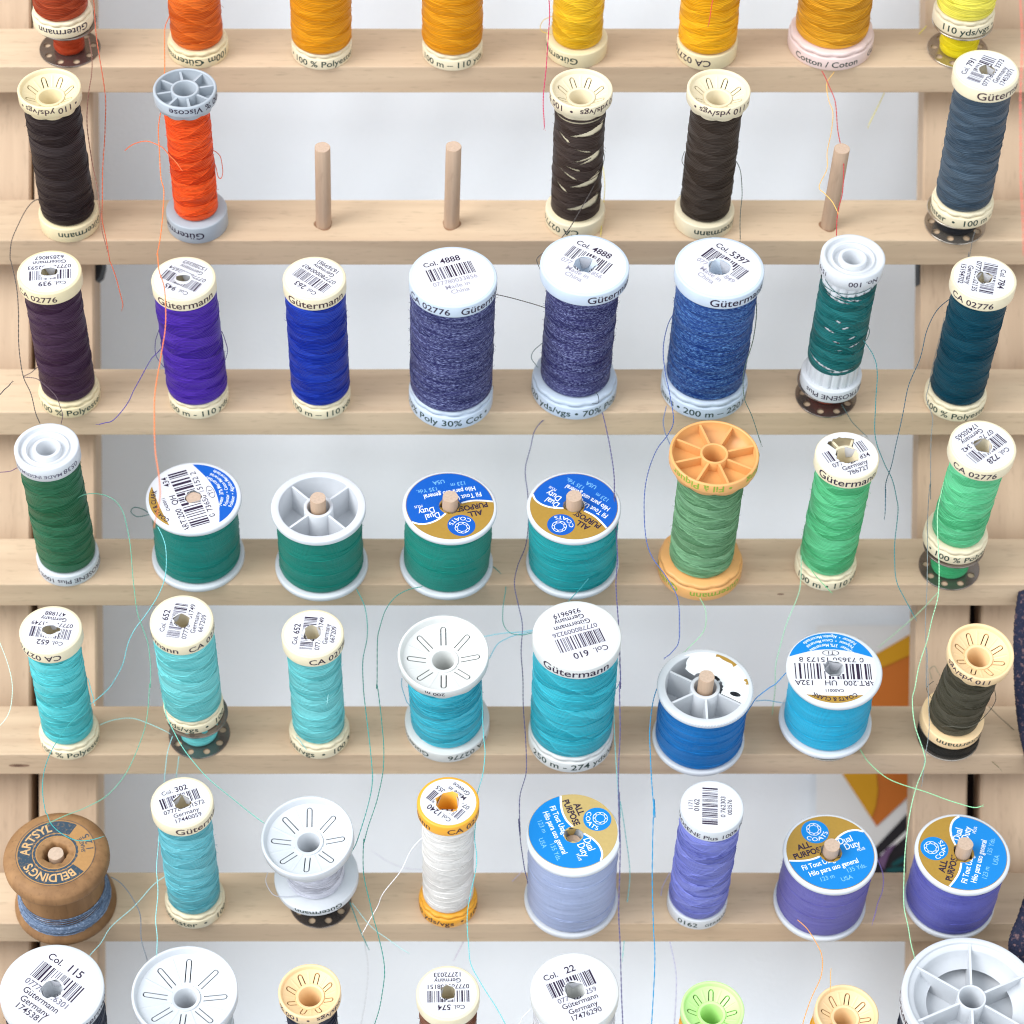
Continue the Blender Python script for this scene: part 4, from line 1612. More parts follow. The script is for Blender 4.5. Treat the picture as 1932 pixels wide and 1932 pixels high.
# ---- bar 4
spool('s30', 3, Z('Ab', 78, 443, 1018), Z('Ac', 215, 562, 877), 'rings', WHITE, (34, 94, 64), 0.92, "forest green thread spool with a white stepped ring cap",
      rim=(("MADE IN", 8, 2.2, True), ("0538", 52, 3.0, True), ("GERMANY", -42, 2.2, True)), foot=(("METROSENE Plus 100% Polyester", -6, 3.0, True),), kind='met', ink=INKMID, fink=INK, lip=False, hf=5.6)
spool('s31', 3, Z('Ac', 818, 1355, 175), Z('Ac', 855, 1373, 910), 'coats', WHITE, (0, 122, 112), 0.90, "short teal thread spool whose barcode label has a dark blue edge, number 434",
      lab=dict(kind='clark', col=("QH", "434"), lines=("0 73650 15152 2",)), rot=113, hole=3.3, kind='clark', off=(-0.3, 0), pegl=33.0)
spool('s32', 3, (511, 690.4, Z('Ac', 0, 0, 226)[2]), (1545 * ZK, 694.6, Z('Ac', 0, 0, 962)[2]), 'open', WHITE, (0, 120, 106), 0.90, "short teal green thread spool with an open white four spoke top",
      kind='open', a0=PI / 4, thread=dict(nsp=4))
spool('s33', 3, Z('Bc', 325, 858, 226), Z('Bc', 310, 833, 955), 'coats', WHITE, (0, 126, 112), 0.925, "short teal green thread spool with a dark blue and gold label, the gold half lowest",
      lab=dict(kind='coats'), rot=196, hole=3.7, kind='coats')
spool('s34', 3, Z('Bc', 1022, 1553, 228), Z('Bc', 1018, 1540, 952), 'coats', WHITE, (0, 148, 152), 0.945, "short turquoise thread spool with a blue and gold label, emblem at its lower left",
      lab=dict(kind='coats'), rot=143, hole=3.7, kind='coats', strands=16, thread=dict(contrast=0.3, edge=0.5))
spool('s35', 3, (1263, 1433, 792), (1240, 1398.8, 1134.2), 'spokes', ORANGE, (110, 154, 114), 0.735, "sage green thread spool with an orange spoked cap and scalloped orange foot",
      rim=(("• Fil à Piquer", -22, 4.2, True), ("Quilting", 70, 4.2, True)), foot=(("Gütermann", 22, 4.2, True), ("Quilting", -62, 4.2, True)), ink=GRINK, fink=GRINK, thread=dict(nsp=8, contrast=0.42, pitch=0.55, wild=0.4), strands=64, hf=7.6, a0=0.30)
spool('s36', 3, Z('Cc', 760, 1122, 5), Z('Cc', 642, 985, 902), 'hollow', CREAMW, (82, 178, 122), 0.88, "mint green thread spool with a torn white label showing the hollow cap",
      lab=gl("", "07778000834", "Germany", "786727", r=0.955, tear=(62, 150, 8.6), skip=(-5.2, 5.0)), rot=25, hole=4.3, rim=(("Gütermann", 0, 4.7, False),), ink=INK, foot=(("100 m • 110 yds", 4, 4.0, False),), thread=dict(band=6))
spool('s37', 3, Z('Cb', 1513, 1892, 1003), Z('Cc', 1330, 1692, 907), 'label', CREAMW, (88, 186, 132), 0.80, "pale mint green thread spool labelled Col. 728 on a steel bobbin",
      lab=gl("728", "07 78000 342", "Germany", "17430565", r=0.92), rot=220, hole=3.4, rim=(("CA 02776", -20, 3.7, False),), ink=INK, foot=(("• 100 % Polyester", 14, 3.9, False),),
      foot_at=Z('Cc', 1365, 1715, 752), bob=(11.2, (60, 170, 110), 0.62, "steel bobbin with green thread under the pale mint spool", 13.0), dark_bob=True, pitch=0.06, thread=dict(band=6))

# ---- bar 5
spool('s40', 4, Z('Ad', 108, 460, 112), Z('Ad', 227, 560, 980), 'label', CREAMW, (76, 186, 190), 0.85, "aqua thread spool labelled 652 upside down, a thread trailing over its foot",
      lab=gl("652", "077780001749", "Germany", "471888", squash=0.6), rot=173, hole=3.3, rim=(("CA 02776", -22, 3.9, True),), ink=INK, foot=(("• 100 % Polyester", 6, 4.0, False),), thread=dict(band=6))
spool('s41', 4, Z('Ad', 840, 1198, 52), Z('Ad', 940, 1298, 980), 'label', CREAMW, (108, 196, 197), 0.955, "pale aqua thread spool labelled 652 standing on a dark steel bobbin",
      lab=gl("652", "077780001749", "Germany", "667209"), rot=81, hole=3.1, rim=(("Gütermann", -58, 4.2, False), ("CA 02776", 62, 3.9, False)), ink=INK, foot=(("110 yds/vgs  •  100 %", 6, 4.0, False),),
      foot_at=Z('Ad', 918, 1258, 835), bob=(11.3, (110, 206, 206), 0.6, "dark steel bobbin with aqua thread under the pale aqua spool", 13.0), dark_bob=True, pitch=0.07, thread=dict(band=7, step=0.1))
spool('s42', 4, (531, 649, 1149.1), (546.6, 660, 1432.6), 'label', CREAMW, (106, 192, 194), 0.86, "pale aqua thread spool labelled 652 without a bobbin, below an open white spool",
      lab=gl("652", "077780001749", "Germany", "667209"), rot=85, hole=3.5, rim=(("CA 02776", 42, 3.9, False),), ink=INK, foot=(("yds/vgs  •  100 %", 6, 4.0, False),), thread=dict(band=6))
spool('s43', 4, Z('Bd', 298, 810, 165), Z('Bd', 342, 815, 980), 'bigslots', WHITEW, (42, 170, 190), 0.815, "turquoise thread spool with a wide white slotted cap",
      rim=(("200 m", -10, 2.6, True),), foot=(("CA 02776", 34, 3.9, True), ("Gütermann", -62, 4.0, True)), lip=False, hf=5.5, a0=0.02 + PI / 2, pitch=0.10, ink=INK, pegl=22)
spool('s44', 4, Z('Bd', 1055, 1555, 85), Z('Bd', 1030, 1505, 1050), 'label', WHITEW, (36, 168, 184), 0.955, "tall wide turquoise thread spool with an unpierced label printed 610",
      lab=gl("610", "077780009226", "Gütermann", "Germany", "9369619", big=True, r=0.94), rot=200, hole=0, rim=(("Gütermann", -2, 5.0, False),), ink=INK, foot=(("250 m - 274 yds/vgs", 10, 4.4, False),), hf=7.6, thread=dict(band=9))
spool('s45', 4, (1240, 1421.7, 1224), (1230, 1404, 1466), 'open', WHITE, (0, 108, 174), 0.92, "short bright blue thread spool with a torn paper label over a spoked white top",
      kind='open', a0=PI / 6, thread=dict(nsp=6), strands=16)
spool('s46', 4, Z('Cd', 598, 1140, 255), Z('Cd', 640, 1000, 995), 'coats', WHITE, (14, 164, 200), 0.885, "short sky blue thread spool with an upside down barcode label edged light blue, number 132A",
      lab=dict(kind='clark', col=("UH", "132A"), lines=("0 73650 15173 8",), blue=LCYAN), rot=180, hole=3.6, kind='clark', off=(-0.8, 0.3), rb=0.985, pegl=30,
      foot_at=Z('Cd', 552, 1077, 980), bob=(11.2, (10, 90, 80), 0.96, "bobbin of dark green thread under the sky blue spool"))
spool('s47', 4, Z('Cd', 1505, 1880, 210), Z('Cd', 1318, 1690, 995), 'slots', PEACH, (66, 62, 48), 0.80, "dark olive thread spool with a peach slotted cap, leaning on a black filled bobbin",
      rim=(("110 yds/vgs", -30, 3.6, True),), foot=(("Gütermann", 14, 4.0, True),), ink=INK, lip=False, hf=5.0, pitch=0.12, foot_at=(1732, 1854, 1415.8), bob=(11.6, (38, 36, 32), 0.97, "bobbin full of black thread under the dark olive spool"), thread=dict(wild=0.4, contrast=0.35), strands=24)

# ---- bar 6
spool('s51', 5, Z('Ae', 845, 1197, 62), Z('Ae', 930, 1265, 915), 'label', CREAMW, (98, 178, 188), 0.87, "dusty teal thread spool labelled Col 302",
      lab=gl("302", "077780001572", "Germany", "17440059"), rot=22, hole=3.1, rim=(("Gütermann", 52, 4.5, False),), ink=INKB, foot=(("Polyester  •   100 m", 14, 4.0, False),), thread=dict(band=6))
spool('s52', 5, (491.7, 667, 1501.7), (544.2, 665.2, 1753.3), 'bigslots', WHITE, (196, 196, 206), 0.64, "pale silver grey thread spool with a wide white slotted cap, leaning on a bobbin",
      foot=(("Gütermann", 6, 3.6, True),), lip=False, hf=3.2, pitch=0.07, a0=0.0 + PI / 2, foot_at=(518, 678.4, 1728.7), bob=(11.4, (44, 44, 46), 0.6, "dark steel bobbin with large holes under the silver grey spool", 13.0), dark_bob=True, rb=0.93, pegl=14)
spool('s53', 5, Z('Be', 407, 757, 62), Z('Be', 418, 745, 910), 'label', ORANGE2, (222, 218, 213), 0.84, "off white thread spool with orange cap and foot, labelled Col 1240",
      lab=gl("1240", "077780040055", "Made in", "Greece"), rot=141, hole=4.6, rim=(("CA 02776", 46, 3.9, False), ("Gütermann", -88, 4.0, False)), ink=INKB, fink=INK, foot=(("110 yds/vgs  •  100 m", 6, 3.9, False),), thread=dict(band=6, contrast=0.18))
spool('s54', 5, (992, 1172, 1501.7), Z('Be', 1008, 1535, 975), 'coats', WHITE, (160, 172, 204), 0.95, "short pale lavender blue thread spool with a light blue and gold label",
      lab=dict(kind='coats', blue=LCYAN, gold=GOLDP, r=0.94), rot=-69, hole=3.3, kind='coats', off=(-0.2, 1.6))
spool('s55', 5, Z('Ce', 5, 363, 82), (1257.5, 1370.2, 1753.9), 'label', WHITE, (113, 119, 188), 0.95, "periwinkle blue thread spool with an unpierced white label printed 1171 0162",
      lab=dict(kind='met', lines=("1171", "0162", "0 762303", "003576"), r=0.93), rot=87, hole=0, rim=(("METROSENE Plus 100% Polyester", 2, 3.0, False),), ink=INK,
      foot=(("0162", -22, 3.6, False), ("GERMANY", 44, 2.4, False)), lip=False, hf=5.6, hc=5.8, thread=dict(band=7, step=0.22))
spool('s56', 5, Z('Ce', 580, 1113, 270), Z('Ce', 523, 1042, 992), 'coats', WHITE, (102, 98, 166), 0.945, "short purple blue thread spool with a light blue and gold label, emblem uppermost",
      lab=dict(kind='coats', blue=LCYAN), rot=20, hole=3.9, kind='coats')
spool('s57', 5, Z('Ce', 1320, 1857, 270), Z('Ce', 1252, 1762, 980), 'coats', WHITE, (91, 93, 168), 0.945, "short purple blue thread spool with a light blue and gold label, emblem at its left",
      lab=dict(kind='coats', blue=LCYAN), rot=72, hole=3.9, kind='coats')

# ---- bar 7 (below the picture; the caps show)
spool('s60', 6, (0, 196, 1782.5), (30, 218, 2110), 'label', WHITE, (44, 48, 62), 0.95, "wide white capped spool of dark thread labelled Col. 115",
      lab=gl("115", "077780006301", "Gütermann", "Germany", "1745381", big=True, r=0.94), rot=-35, hole=4.0, rim=(("Gütermann", 62, 4.6, False),), ink=INK, hf=7.6)
spool('s61', 6, Z('Ae', 738, 1333, 1013), (276, 464, 2112), 'bigslots', WHITE, (190, 200, 205), 0.85, "wide plain white slotted cap spool between the cap labelled Col. 115 and a peach cap",
      lip=False, a0=PI / 2 - 0.02)
spool('s62', 6, Z('Ae', 1560, 1912, 1112), (545, 657, 2080), 'slots', PEACH, (36, 38, 54), 0.80, "spool of navy black thread with a peach slotted cap",
      rim=(("yds/vgs  •  100 %", 4, 3.6, True),), ink=INK, lip=False, a0=0.5)
spool('s63', 6, Z('Be', 402, 760, 1122), (790, 902, 2080), 'label', CREAMW, (110, 68, 46), 0.90, "chestnut brown thread spool with a white label printed Col 574",
      lab=gl("574", "077780008151", "Germany", "12772033"), rot=182, hole=3.0)
spool('s64', 6, Z('Be', 1043, 1540, 1050), (1000, 1160, 2100), 'label', WHITEW, (222, 222, 226), 0.93, "wide white capped spool of white thread labelled Col. 22",
      lab=gl("22", "077780 1259", "Gütermann", "Germany", "17476290", big=True, r=0.94), rot=22, hole=3.8, hf=7.6)
spool('s65', 6, (1285, 1405, 1850.8), (1262, 1374, 2082), 'slots', LIME, (228, 168, 44), 0.95, pegl=24, desc= "golden thread spool with a lime green slotted cap",
      lip=False, a0=PI / 2)
spool('s66', 6, Z('Ce', 760, 1120, 1228), (1500, 1612, 2082), 'slots', PEACH, (234, 174, 34), 0.97, pegl=24, desc= "golden yellow thread spool with a peach slotted cap",
      lip=False, a0=PI / 2 - 0.15)


def big_open():
    """the large white cone-less spool in the bottom right corner"""
    B, ax, L, Rt, Rb = place(6, (1702, 1966, 1769), (1668, 1916, 2140))
    add_peg(B, ax, 34, 67)
    R3 = rot_from_axis(ax)
    root = empty("thread_spool", B, R3)
    tag(root, "large spool of navy thread with an open white six spoke top", "thread spool", GROUP)
    pm = plastic(WHITE)
    mb = MB()
    cap_spokes(mb, Rt, L, 4.4, Rt * 0.86, PI / 6 - 0.08, 6, Rt * 0.09, 11.0, 9.0, Rt * 0.205, cone=3.4)
    # step inside the rim
    mb.lathe([(Rt * 0.915, L - 0.9), (Rt * 0.83, L - 1.5), (Rt * 0.815, L - 2.0), (Rt * 0.80, L - 4.2), (Rt * 0.62, L - 6.5)], 88)
    rim_text(mb, "Gütermann", Rt + 0.03, L - 6.4, 5.4, -70, 1, 0.012, 1.1)
    mb.build("cap", [pm, INKB], root)
    f = MB()
    make_base(f, Rb, 7.5, 4.4, Rt * 0.7, 0)
    f.build("foot", pm, root)
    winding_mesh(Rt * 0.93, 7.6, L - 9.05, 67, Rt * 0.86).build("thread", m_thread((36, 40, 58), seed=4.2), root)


big_open()


# ---- torn paper left on the blue open spool
def torn_paper():
    root, inv = ROOTS['s45']
    B, ax, L, Rt, Rb = place(4, (1240, 1421.7, 1224), (1230, 1404, 1466))
    rng = random.Random(9)
    R = Rt
    pts = []
    for i in range(34):
        a = rad(118 - (118 + 30) * i / 33)
        pts.append((0.90 * R * cos(a), 0.90 * R * sin(a)))
    inner = []
    for i in range(30):
        a = rad(-30 + 158 * i / 29)
        r = (0.35 + 0.03 * rng.random()) * R
        inner.append((r * cos(a), r * sin(a)))
    # torn edge running from the hub out to the rim
    for i in range(1, 9):
        t = i / 9
        a = rad(128 + 8 * sin(t * 5) - 10 * t + rng.uniform(-2, 2))
        r = (0.36 + 0.54 * t) * R
        inner.append((r * cos(a), r * sin(a)))
    mb = MB()
    ca, sa = cos(rad(-20)), sin(rad(-20))
    hole = []
    for i in range(14):
        t = 2 * PI * i / 14
        x, y = R * 0.64 + R * 0.12 * cos(t) * (1 + rng.uniform(-.1, .1)), R * 0.06 * sin(t) + R * 0.03
        hole.append((x * ca - y * sa, x * sa + y * ca))
    mb.fill([pts + inner, hole], L + 0.06, 0)
    for (a0, a1, r0) in ((72, 40, 0.80), (14, 4, 0.82)):
        q = [(0.905 * R * cos(rad(a0 + (a1 - a0) * i / 8)), 0.905 * R * sin(rad(a0 + (a1 - a0) * i / 8))) for i in range(9)]
        q += [((r0 + 0.05 * rng.random()) * R * cos(rad(a1 + (a0 - a1) * i / 6)), (r0 + 0.05 * rng.random()) * R * sin(rad(a1 + (a0 - a1) * i / 6))) for i in range(7)]
        mb.fill([q], L + 0.10, 1)
    m = m_flat("torn_paper", (232, 236, 238), 0.9, 0.1, mottle=0.12, scale=1800)
    mb.build("torn_label", [m, GOLD], root)
    # saw-toothed edge of the flange
    t = MB()
    for i in range(96):
        a = 2 * PI * i / 96
        t.tube([(R * 0.985 * cos(a), R * 0.985 * sin(a), L - 2.1), (R * 0.995 * cos(a), R * 0.995 * sin(a), L - 0.4)], 0.28, 0, 5)
    t.build("flange_teeth", plastic(WHITE), root)


torn_paper()


# ---- old wooden spool
def worn_print():
    m, nt, b = new_mat("old_blue_print")
    tc = node(nt, 'ShaderNodeTexCoord')
    nz = node(nt, 'ShaderNodeTexNoise')
    nz.inputs['Scale'].default_value = 900
    nz.inputs['Detail'].default_value = 6
    nz.inputs['Roughness'].default_value = 0.7
    nt.links.new(tc.outputs['Object'], nz.inputs['Vector'])
    mr = node(nt, 'ShaderNodeMapRange')
    mr.inputs['From Min'].default_value = 0.52
    mr.inputs['From Max'].default_value = 0.74
    nt.links.new(nz.outputs['Fac'], mr.inputs['Value'])
    nt.links.new(mixc(nt, mr.outputs[0], lin((42, 62, 78)), lin((136, 108, 76))), b.inputs['Base Color'])
    b.inputs['Roughness'].default_value = 0.75
    return m


def wooden_spool():
    B, ax, L, Rt, Rb = place(5, Z('Ae', 15, 608, 245), Z('Ae', 88, 655, 1012))
    print("WOOD", L, Rt, Rb)
    add_peg(B, ax, L - 0.4, 50)
    R3 = rot_from_axis(ax)
    root = empty("wooden_spool", B, R3)
    tag(root, "old brown wooden spool with a dark blue ring label and a little blue grey thread", "thread spool", GROUP)
    ROOTS['s50'] = (root, (Matrix.Translation(B * S) @ R3.to_4x4()).inverted())
    wood = m_wood("old_spool_wood", (116, 83, 54), (162, 122, 82), 2, 2.0, 0.9, 0.4)
    mb = MB()
    rh = 4.4
    prof = [(rh, 0), (Rb - 0.8, 0), (Rb - 0.2, 0.3), (Rb, 0.9), (Rb - 0.1, 2.2), (Rb - 1.0, 3.4), (Rb * 0.86, 5.2), (Rb * 0.82, 6.5), (Rb * 0.82, L - 11), (Rt * 0.83, L - 9.5), (Rt * 0.90, L - 7.6), (Rt * 0.985, L - 6.2),
            (Rt, L - 5.2), (Rt, L - 2.6), (Rt - 0.25, L - 1.9), (Rt - 1.0, L - 1.2), (Rt * 0.87, L - 0.35), (Rt * 0.80, L), (rh + 0.6, L), (rh, L - 0.6), (rh, L - 25)]
    mb.lathe(prof, 88, 0, lambda k, th, r, z: (r * (1 + 0.004 * sin(2 * th + k)) + ((0.22 * sin(4 * th) + 0.14 * sin(11 * th) + 0.12 * sin(7 * th + 1)) * (k >= 18)), z))
    mb.build("core", wood, root)
    w = winding_mesh(Rb * 0.90, 3.4, 8.0, 5, Rb * 0.8, 0.16, 10, 0.05, 4.0, 0.0)
    rng = random.Random(2)
    for q in range(6):       # loose turns higher up
        z = 8.6 + q * 0.6
        pts = []
        for i in range(61):
            t = 2 * PI * i / 60
            r = Rb * 0.82 + 0.28
            pts.append((r * cos(t), r * sin(t), z + 0.9 * sin(t + q * 0.5) + 0.3 * sin(2 * t + q)))
        w.tube(pts, 0.22, 0, 5)
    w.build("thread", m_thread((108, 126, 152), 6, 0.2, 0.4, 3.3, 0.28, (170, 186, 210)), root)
    # printed ring label
    lb = MB()
    z = L + 0.05
    R0, R1 = 0.36 * Rt, 0.735 * Rt
    lb.fill([circle(R1, 80), circle(R0, 60)], z, 0)                           # tan paper
    start = rad(38)
    ring = []
    a0, a1 = rad(62), rad(62 + 262)
    n = 70
    outer = [(0.715 * Rt * cos(a0 + (a1 - a0) * i / n), 0.715 * Rt * sin(a0 + (a1 - a0) * i / n)) for i in range(n + 1)]
    inner = [(0.445 * Rt * cos(a1 + (a0 - a1) * i / n), 0.445 * Rt * sin(a1 + (a0 - a1) * i / n)) for i in range(n + 1)]
    for i in range(n):
        lb.add([(*outer[i], z + 0.03), (*outer[i + 1], z + 0.03), (*inner[n - i - 1], z + 0.03), (*inner[n - i], z + 0.03)], [[0, 3, 2, 1]], 1)
    for (ra, rb_) in ((0.745, 0.752), (0.38, 0.425)):
        o = len(lb.v)
        for i in range(72):
            t = 2 * PI * i / 72
            k = 1 if ra > 0.5 else (1 + 0.02 * sin(24 * t))
            lb.v.append((ra * Rt * cos(t), ra * Rt * sin(t), z + 0.03)); lb.v.append((rb_ * k * Rt * cos(t), rb_ * k * Rt * sin(t), z + 0.03))
        for i in range(72):
            j = (i + 1) % 72
            lb.f.append([o + 2 * i, o + 2 * i + 1, o + 2 * j + 1, o + 2 * j]); lb.m.append(1); lb.s.append(False)
    arc_text(lb, "ARTSYL", 0.58 * Rt, 146, 0.25 * Rt, z + 0.06, 2, 0.022, True, 1.0)
    arc_text(lb, "BELDING'S", 0.58 * Rt, 262, 0.25 * Rt, z + 0.06, 2, 0.022, True, 0.90)
    arc_text(lb, "SHADE", 0.52 * Rt, 20, 0.11 * Rt, z + 0.06, 1, 0.008, False, 1.0)
    arc_text(lb, "1 2 5", 0.645 * Rt, 22, 0.19 * Rt, z + 0.06, 1, 0.01, False, 1.0)
    lb.build("label", [m_flat("old_paper", (170, 128, 82), 0.8, 0.15, mottle=0.15, scale=900), worn_print(), m_flat("old_paper_letters", (196, 158, 112), 0.8, 0.15)], root)


wooden_spool()


# ================================================================== loose threads
def tail(sid, segs, y0, y1, rgb, r=0.21, ymid=None):
    root, inv = ROOTS[sid]
    return loose(path3(segs, y0, y1, ymid), r, strand_mat(rgb), "loose_thread", root, inv)


def free(segs, y0, y1, rgb, label, r=0.21, ymid=None):
    o = loose(path3(segs, y0, y1, ymid), r, strand_mat(rgb), "loose_thread")
    tag(o, label, "loose thread", "loose thread ends hanging on the rack")
    return o


RUST, DKRUST, ORG_ = (176, 76, 40), (120, 74, 56), (226, 104, 40)
tail('s00', [('Aa', [(524, -40), (526, 0), (535, 150), (560, 330), (592, 560), (590, 720), (578, 900), (575, 1100), (571, 1200), (585, 1290), (612, 1445)]), ('Ab', [(625, 130), (660, 240), (685, 330), (688, 372)])], -22, -40, RUST, 0.23)
tail('s00', [('Aa', [(498, 205), (515, 330), (515, 420), (495, 530), (490, 700), (510, 880), (545, 1040), (560, 1180), (573, 1290), (600, 1400)])], -14, -40, DKRUST)
tail('s01', [('Aa', [(955, 80), (928, 150), (922, 250), (925, 400), (905, 600), (890, 720), (893, 850), (905, 1000), (918, 1070), (915, 1200), (895, 1350), (882, 1430)]),
             ('Ab', [(883, 70), (895, 170), (920, 260), (930, 350), (925, 500), (905, 640), (880, 770), (868, 900), (865, 1050), (875, 1200)]), ('Ac', [(890, 250), (900, 350), (885, 440), (865, 535)])], -16, -92, (240, 116, 52), 0.24)
tail('s11', [('Aa', [(700, 845), (722, 825), (760, 805), (830, 792), (900, 820), (945, 865), (975, 895), (1010, 940)])], -26, -36, ORG_)
tail('s11', [('Aa', [(1188, 842), (1215, 855), (1238, 885), (1250, 950), (1240, 998), (1222, 985), (1208, 930), (1196, 880)])], -22, -22, (206, 76, 30), 0.18)
tail('s10', [('Aa', [(230, 1135), (208, 1118), (170, 1148), (115, 1230), (70, 1340), (55, 1445)]), ('Ab', [(65, 120), (90, 250), (105, 400), (105, 600), (130, 750), (170, 850), (200, 960), (224, 1022)])], -10, -30, (62, 54, 48))
tail('s14', [('Ba', [(1434, 970), (1400, 1040), (1340, 1150), (1270, 1268), (1222, 1330)])], -22, -20, (58, 48, 44))
tail('s14', [('Ba', [(1452, 850), (1458, 890), (1446, 945), (1434, 975)])], -20, -20, (58, 60, 50), 0.16)
free([('Ba', [(1448, 925), (1462, 1050), (1450, 1180), (1438, 1320)])], 6, -6, (226, 206, 96), "short pale yellow thread hanging behind the nearly empty dark brown spool", 0.19)
tail('s15', [('Ca', [(318, 905), (345, 970), (350, 1080), (342, 1200), (340, 1345)])], -20, -26, (50, 66, 60), 0.18)
tail('s15', [('Ca', [(28, 850), (15, 885), (18, 915), (26, 935)])], -20, -20, (50, 66, 60), 0.15)
free([('Ba', [(1146, -30), (1147, 0), (1150, 130), (1135, 330), (1120, 500), (1116, 620), (1122, 710)])], -40, -50, (176, 28, 76), "crimson thread hanging down beside the bright yellow spool", 0.22)
tail('s04', [('Ba', [(1168, 90), (1120, 110), (1100, 145), (1110, 175), (1145, 190)])], -8, -6, (232, 190, 80), 0.16)
free([('Ca', [(190, -30), (182, 30), (165, 128)])], -42, -42, (190, 60, 24), "short red brown thread lying over the golden yellow spool", 0.2)
tail('s06', [('Ca', [(798, 398), (830, 460), (870, 560), (885, 700), (905, 820), (922, 930), (915, 1070), (890, 1180), (880, 1320)])], -12, -40, (176, 42, 44), 0.22)
tail('s06', [('Ca', [(868, 402), (828, 468), (835, 560), (862, 630), (850, 740), (830, 850), (825, 950), (785, 1045), (812, 1085), (860, 1135), (884, 1185)])], -8, -40, (226, 178, 90), 0.19)
tail('s07', [('Ca', [(1385, 145), (1320, 220), (1250, 310), (1190, 420), (1130, 560), (1062, 700)])], 4, 16, (222, 208, 80), 0.2)
free([('Ca', [(1912, -40), (1915, 60), (1921, 300), (1912, 600), (1914, 900), (1921, 1150), (1932, 1420)])], -110, -115, (214, 92, 82), "long red thread hanging down at the far edge beside the slate grey spool", 0.24)
free([('Ca', [(1660, 1290), (1640, 1360), (1625, 1440)]), ('Cb', [(1622, 60), (1618, 90)])], -16, -10, (90, 92, 92), "fine grey thread under the black filled bobbin of the slate grey spool", 0.14)
# third bar
tail('s20', [('Ab', [(217, 703), (175, 735), (135, 762), (200, 770), (240, 795), (310, 868), (340, 930), (350, 980), (343, 1025)])], -16, -30, (74, 52, 62), 0.17)
free([('Ab', [(-60, 905), (0, 860), (30, 830), (60, 798)])], -30, -30, (52, 48, 48), "short dark thread sticking in from the edge beside the plum purple spool")
free([('Ab', [(-60, 1302), (0, 1298), (60, 1288), (100, 1270)])], -20, -24, (96, 60, 96), "purple thread running behind the cap of the forest green spool", 0.18)
tail('s21', [('Ab', [(893, 495), (872, 560), (876, 640), (905, 690), (932, 718)])], -24, -22, (62, 40, 120), 0.17)
tail('s21', [('Ab', [(1243, 505), (1266, 560), (1275, 620), (1258, 685)])], -20, -20, (62, 40, 120), 0.17)
tail('s21', [('Ab', [(912, 590), (870, 640), (830, 690), (760, 820), (715, 910), (640, 1000), (590, 1020), (555, 1028)])], -24, -34, (70, 52, 132), 0.21)
tail('s24', [('Bb', [(850, 300), (940, 318), (1040, 348), (1130, 375)])], -26, -26, (56, 50, 58), 0.19)
tail('s24', [('Bb', [(1112, 68), (1078, 100), (1092, 145)])], -30, -30, (60, 60, 60), 0.17)
tail('s24', [('Bb', [(1110, 573), (1065, 610), (1050, 655), (1072, 692)])], -16, -14, (50, 90, 92), 0.17)
tail('s24', [('Bb', [(1408, 845), (1425, 870), (1425, 905), (1405, 912)])], -30, -22, (46, 60, 78), 0.18)
tail('s24', [('Bb', [(1172, 978), (1110, 1010), (1070, 1060), (1045, 1150), (1020, 1250), (1015, 1330), (1030, 1425), (1032, 1540)]), ('Bc', [(1020, 640), (970, 760), (955, 860), (975, 980), (1000, 1100), (990, 1250), (1003, 1400)]),
             ('Bd', [(1003, 700), (1020, 900), (1018, 1050), (985, 1190), (985, 1400)]), ('Be', [(978, 300), (990, 450), (1010, 570), (1025, 640)])], -4, -22, (66, 66, 112), 0.22)
tail('s24', [('Bb', [(1447, 960), (1490, 1150), (1510, 1300), (1515, 1440)]), ('Bc', [(1515, 400), (1525, 550), (1530, 700), (1525, 850), (1530, 1000), (1545, 1200), (1548, 1440)]), ('Bd', [(1545, 550), (1545, 800), (1540, 1000), (1535, 1150), (1545, 1440)]),
             ('Be', [(1540, 150), (1545, 300), (1545, 500), (1540, 800), (1545, 1000), (1555, 1250), (1560, 1449), (1562, 1500)])], -10, -62, (70, 64, 112), 0.24, -66)
tail('s25', [('Bb', [(1852, 400), (1810, 480), (1790, 600), (1800, 750), (1825, 850), (1845, 1000), (1820, 1080), (1750, 1170), (1705, 1300), (1680, 1449)]), ('Bc', [(1690, 580), (1720, 700), (1800, 810), (1860, 920), (1880, 1020), (1875, 1180), (1840, 1240), (1808, 1268)])], -30, -44, (62, 84, 146), 0.22)
tail('s25', [('Bb', [(1806, 925), (1790, 1000), (1800, 1080), (1830, 1145)])], -14, -10, (80, 110, 160), 0.19)
tail('s25', [('Cb', [(430, 330), (430, 450), (410, 560), (375, 680), (355, 780), (365, 880), (400, 970), (440, 1080), (456, 1132)])], -24, -44, (54, 76, 64), 0.2)
tail('s26', [('Cb', [(920, 485), (980, 525), (1035, 560), (1090, 650), (1110, 760), (1100, 900), (1095, 1040), (1110, 1150), (1150, 1250), (1190, 1330), (1217, 1440)]), ('Cc', [(1225, 430), (1215, 560), (1205, 700), (1215, 830), (1260, 940), (1318, 1045)])], -34, -20, (24, 118, 122), 0.2)
tail('s26', [('Cb', [(1056, 470), (1064, 510), (1055, 545), (1038, 562)])], -22, -22, (14, 96, 92), 0.17)
tail('s26', [('Cb', [(908, 915), (960, 1000), (1000, 1050), (1042, 1088)])], -10, -8, (50, 84, 84), 0.17)
tail('s27', [('Cb', [(1520, 322), (1440, 390), (1390, 500), (1350, 650), (1290, 800), (1255, 950), (1225, 1100), (1190, 1250), (1160, 1350), (1155, 1440)]), ('Cc', [(1158, 330), (1152, 478)])], -34, -46, (12, 72, 88), 0.2)
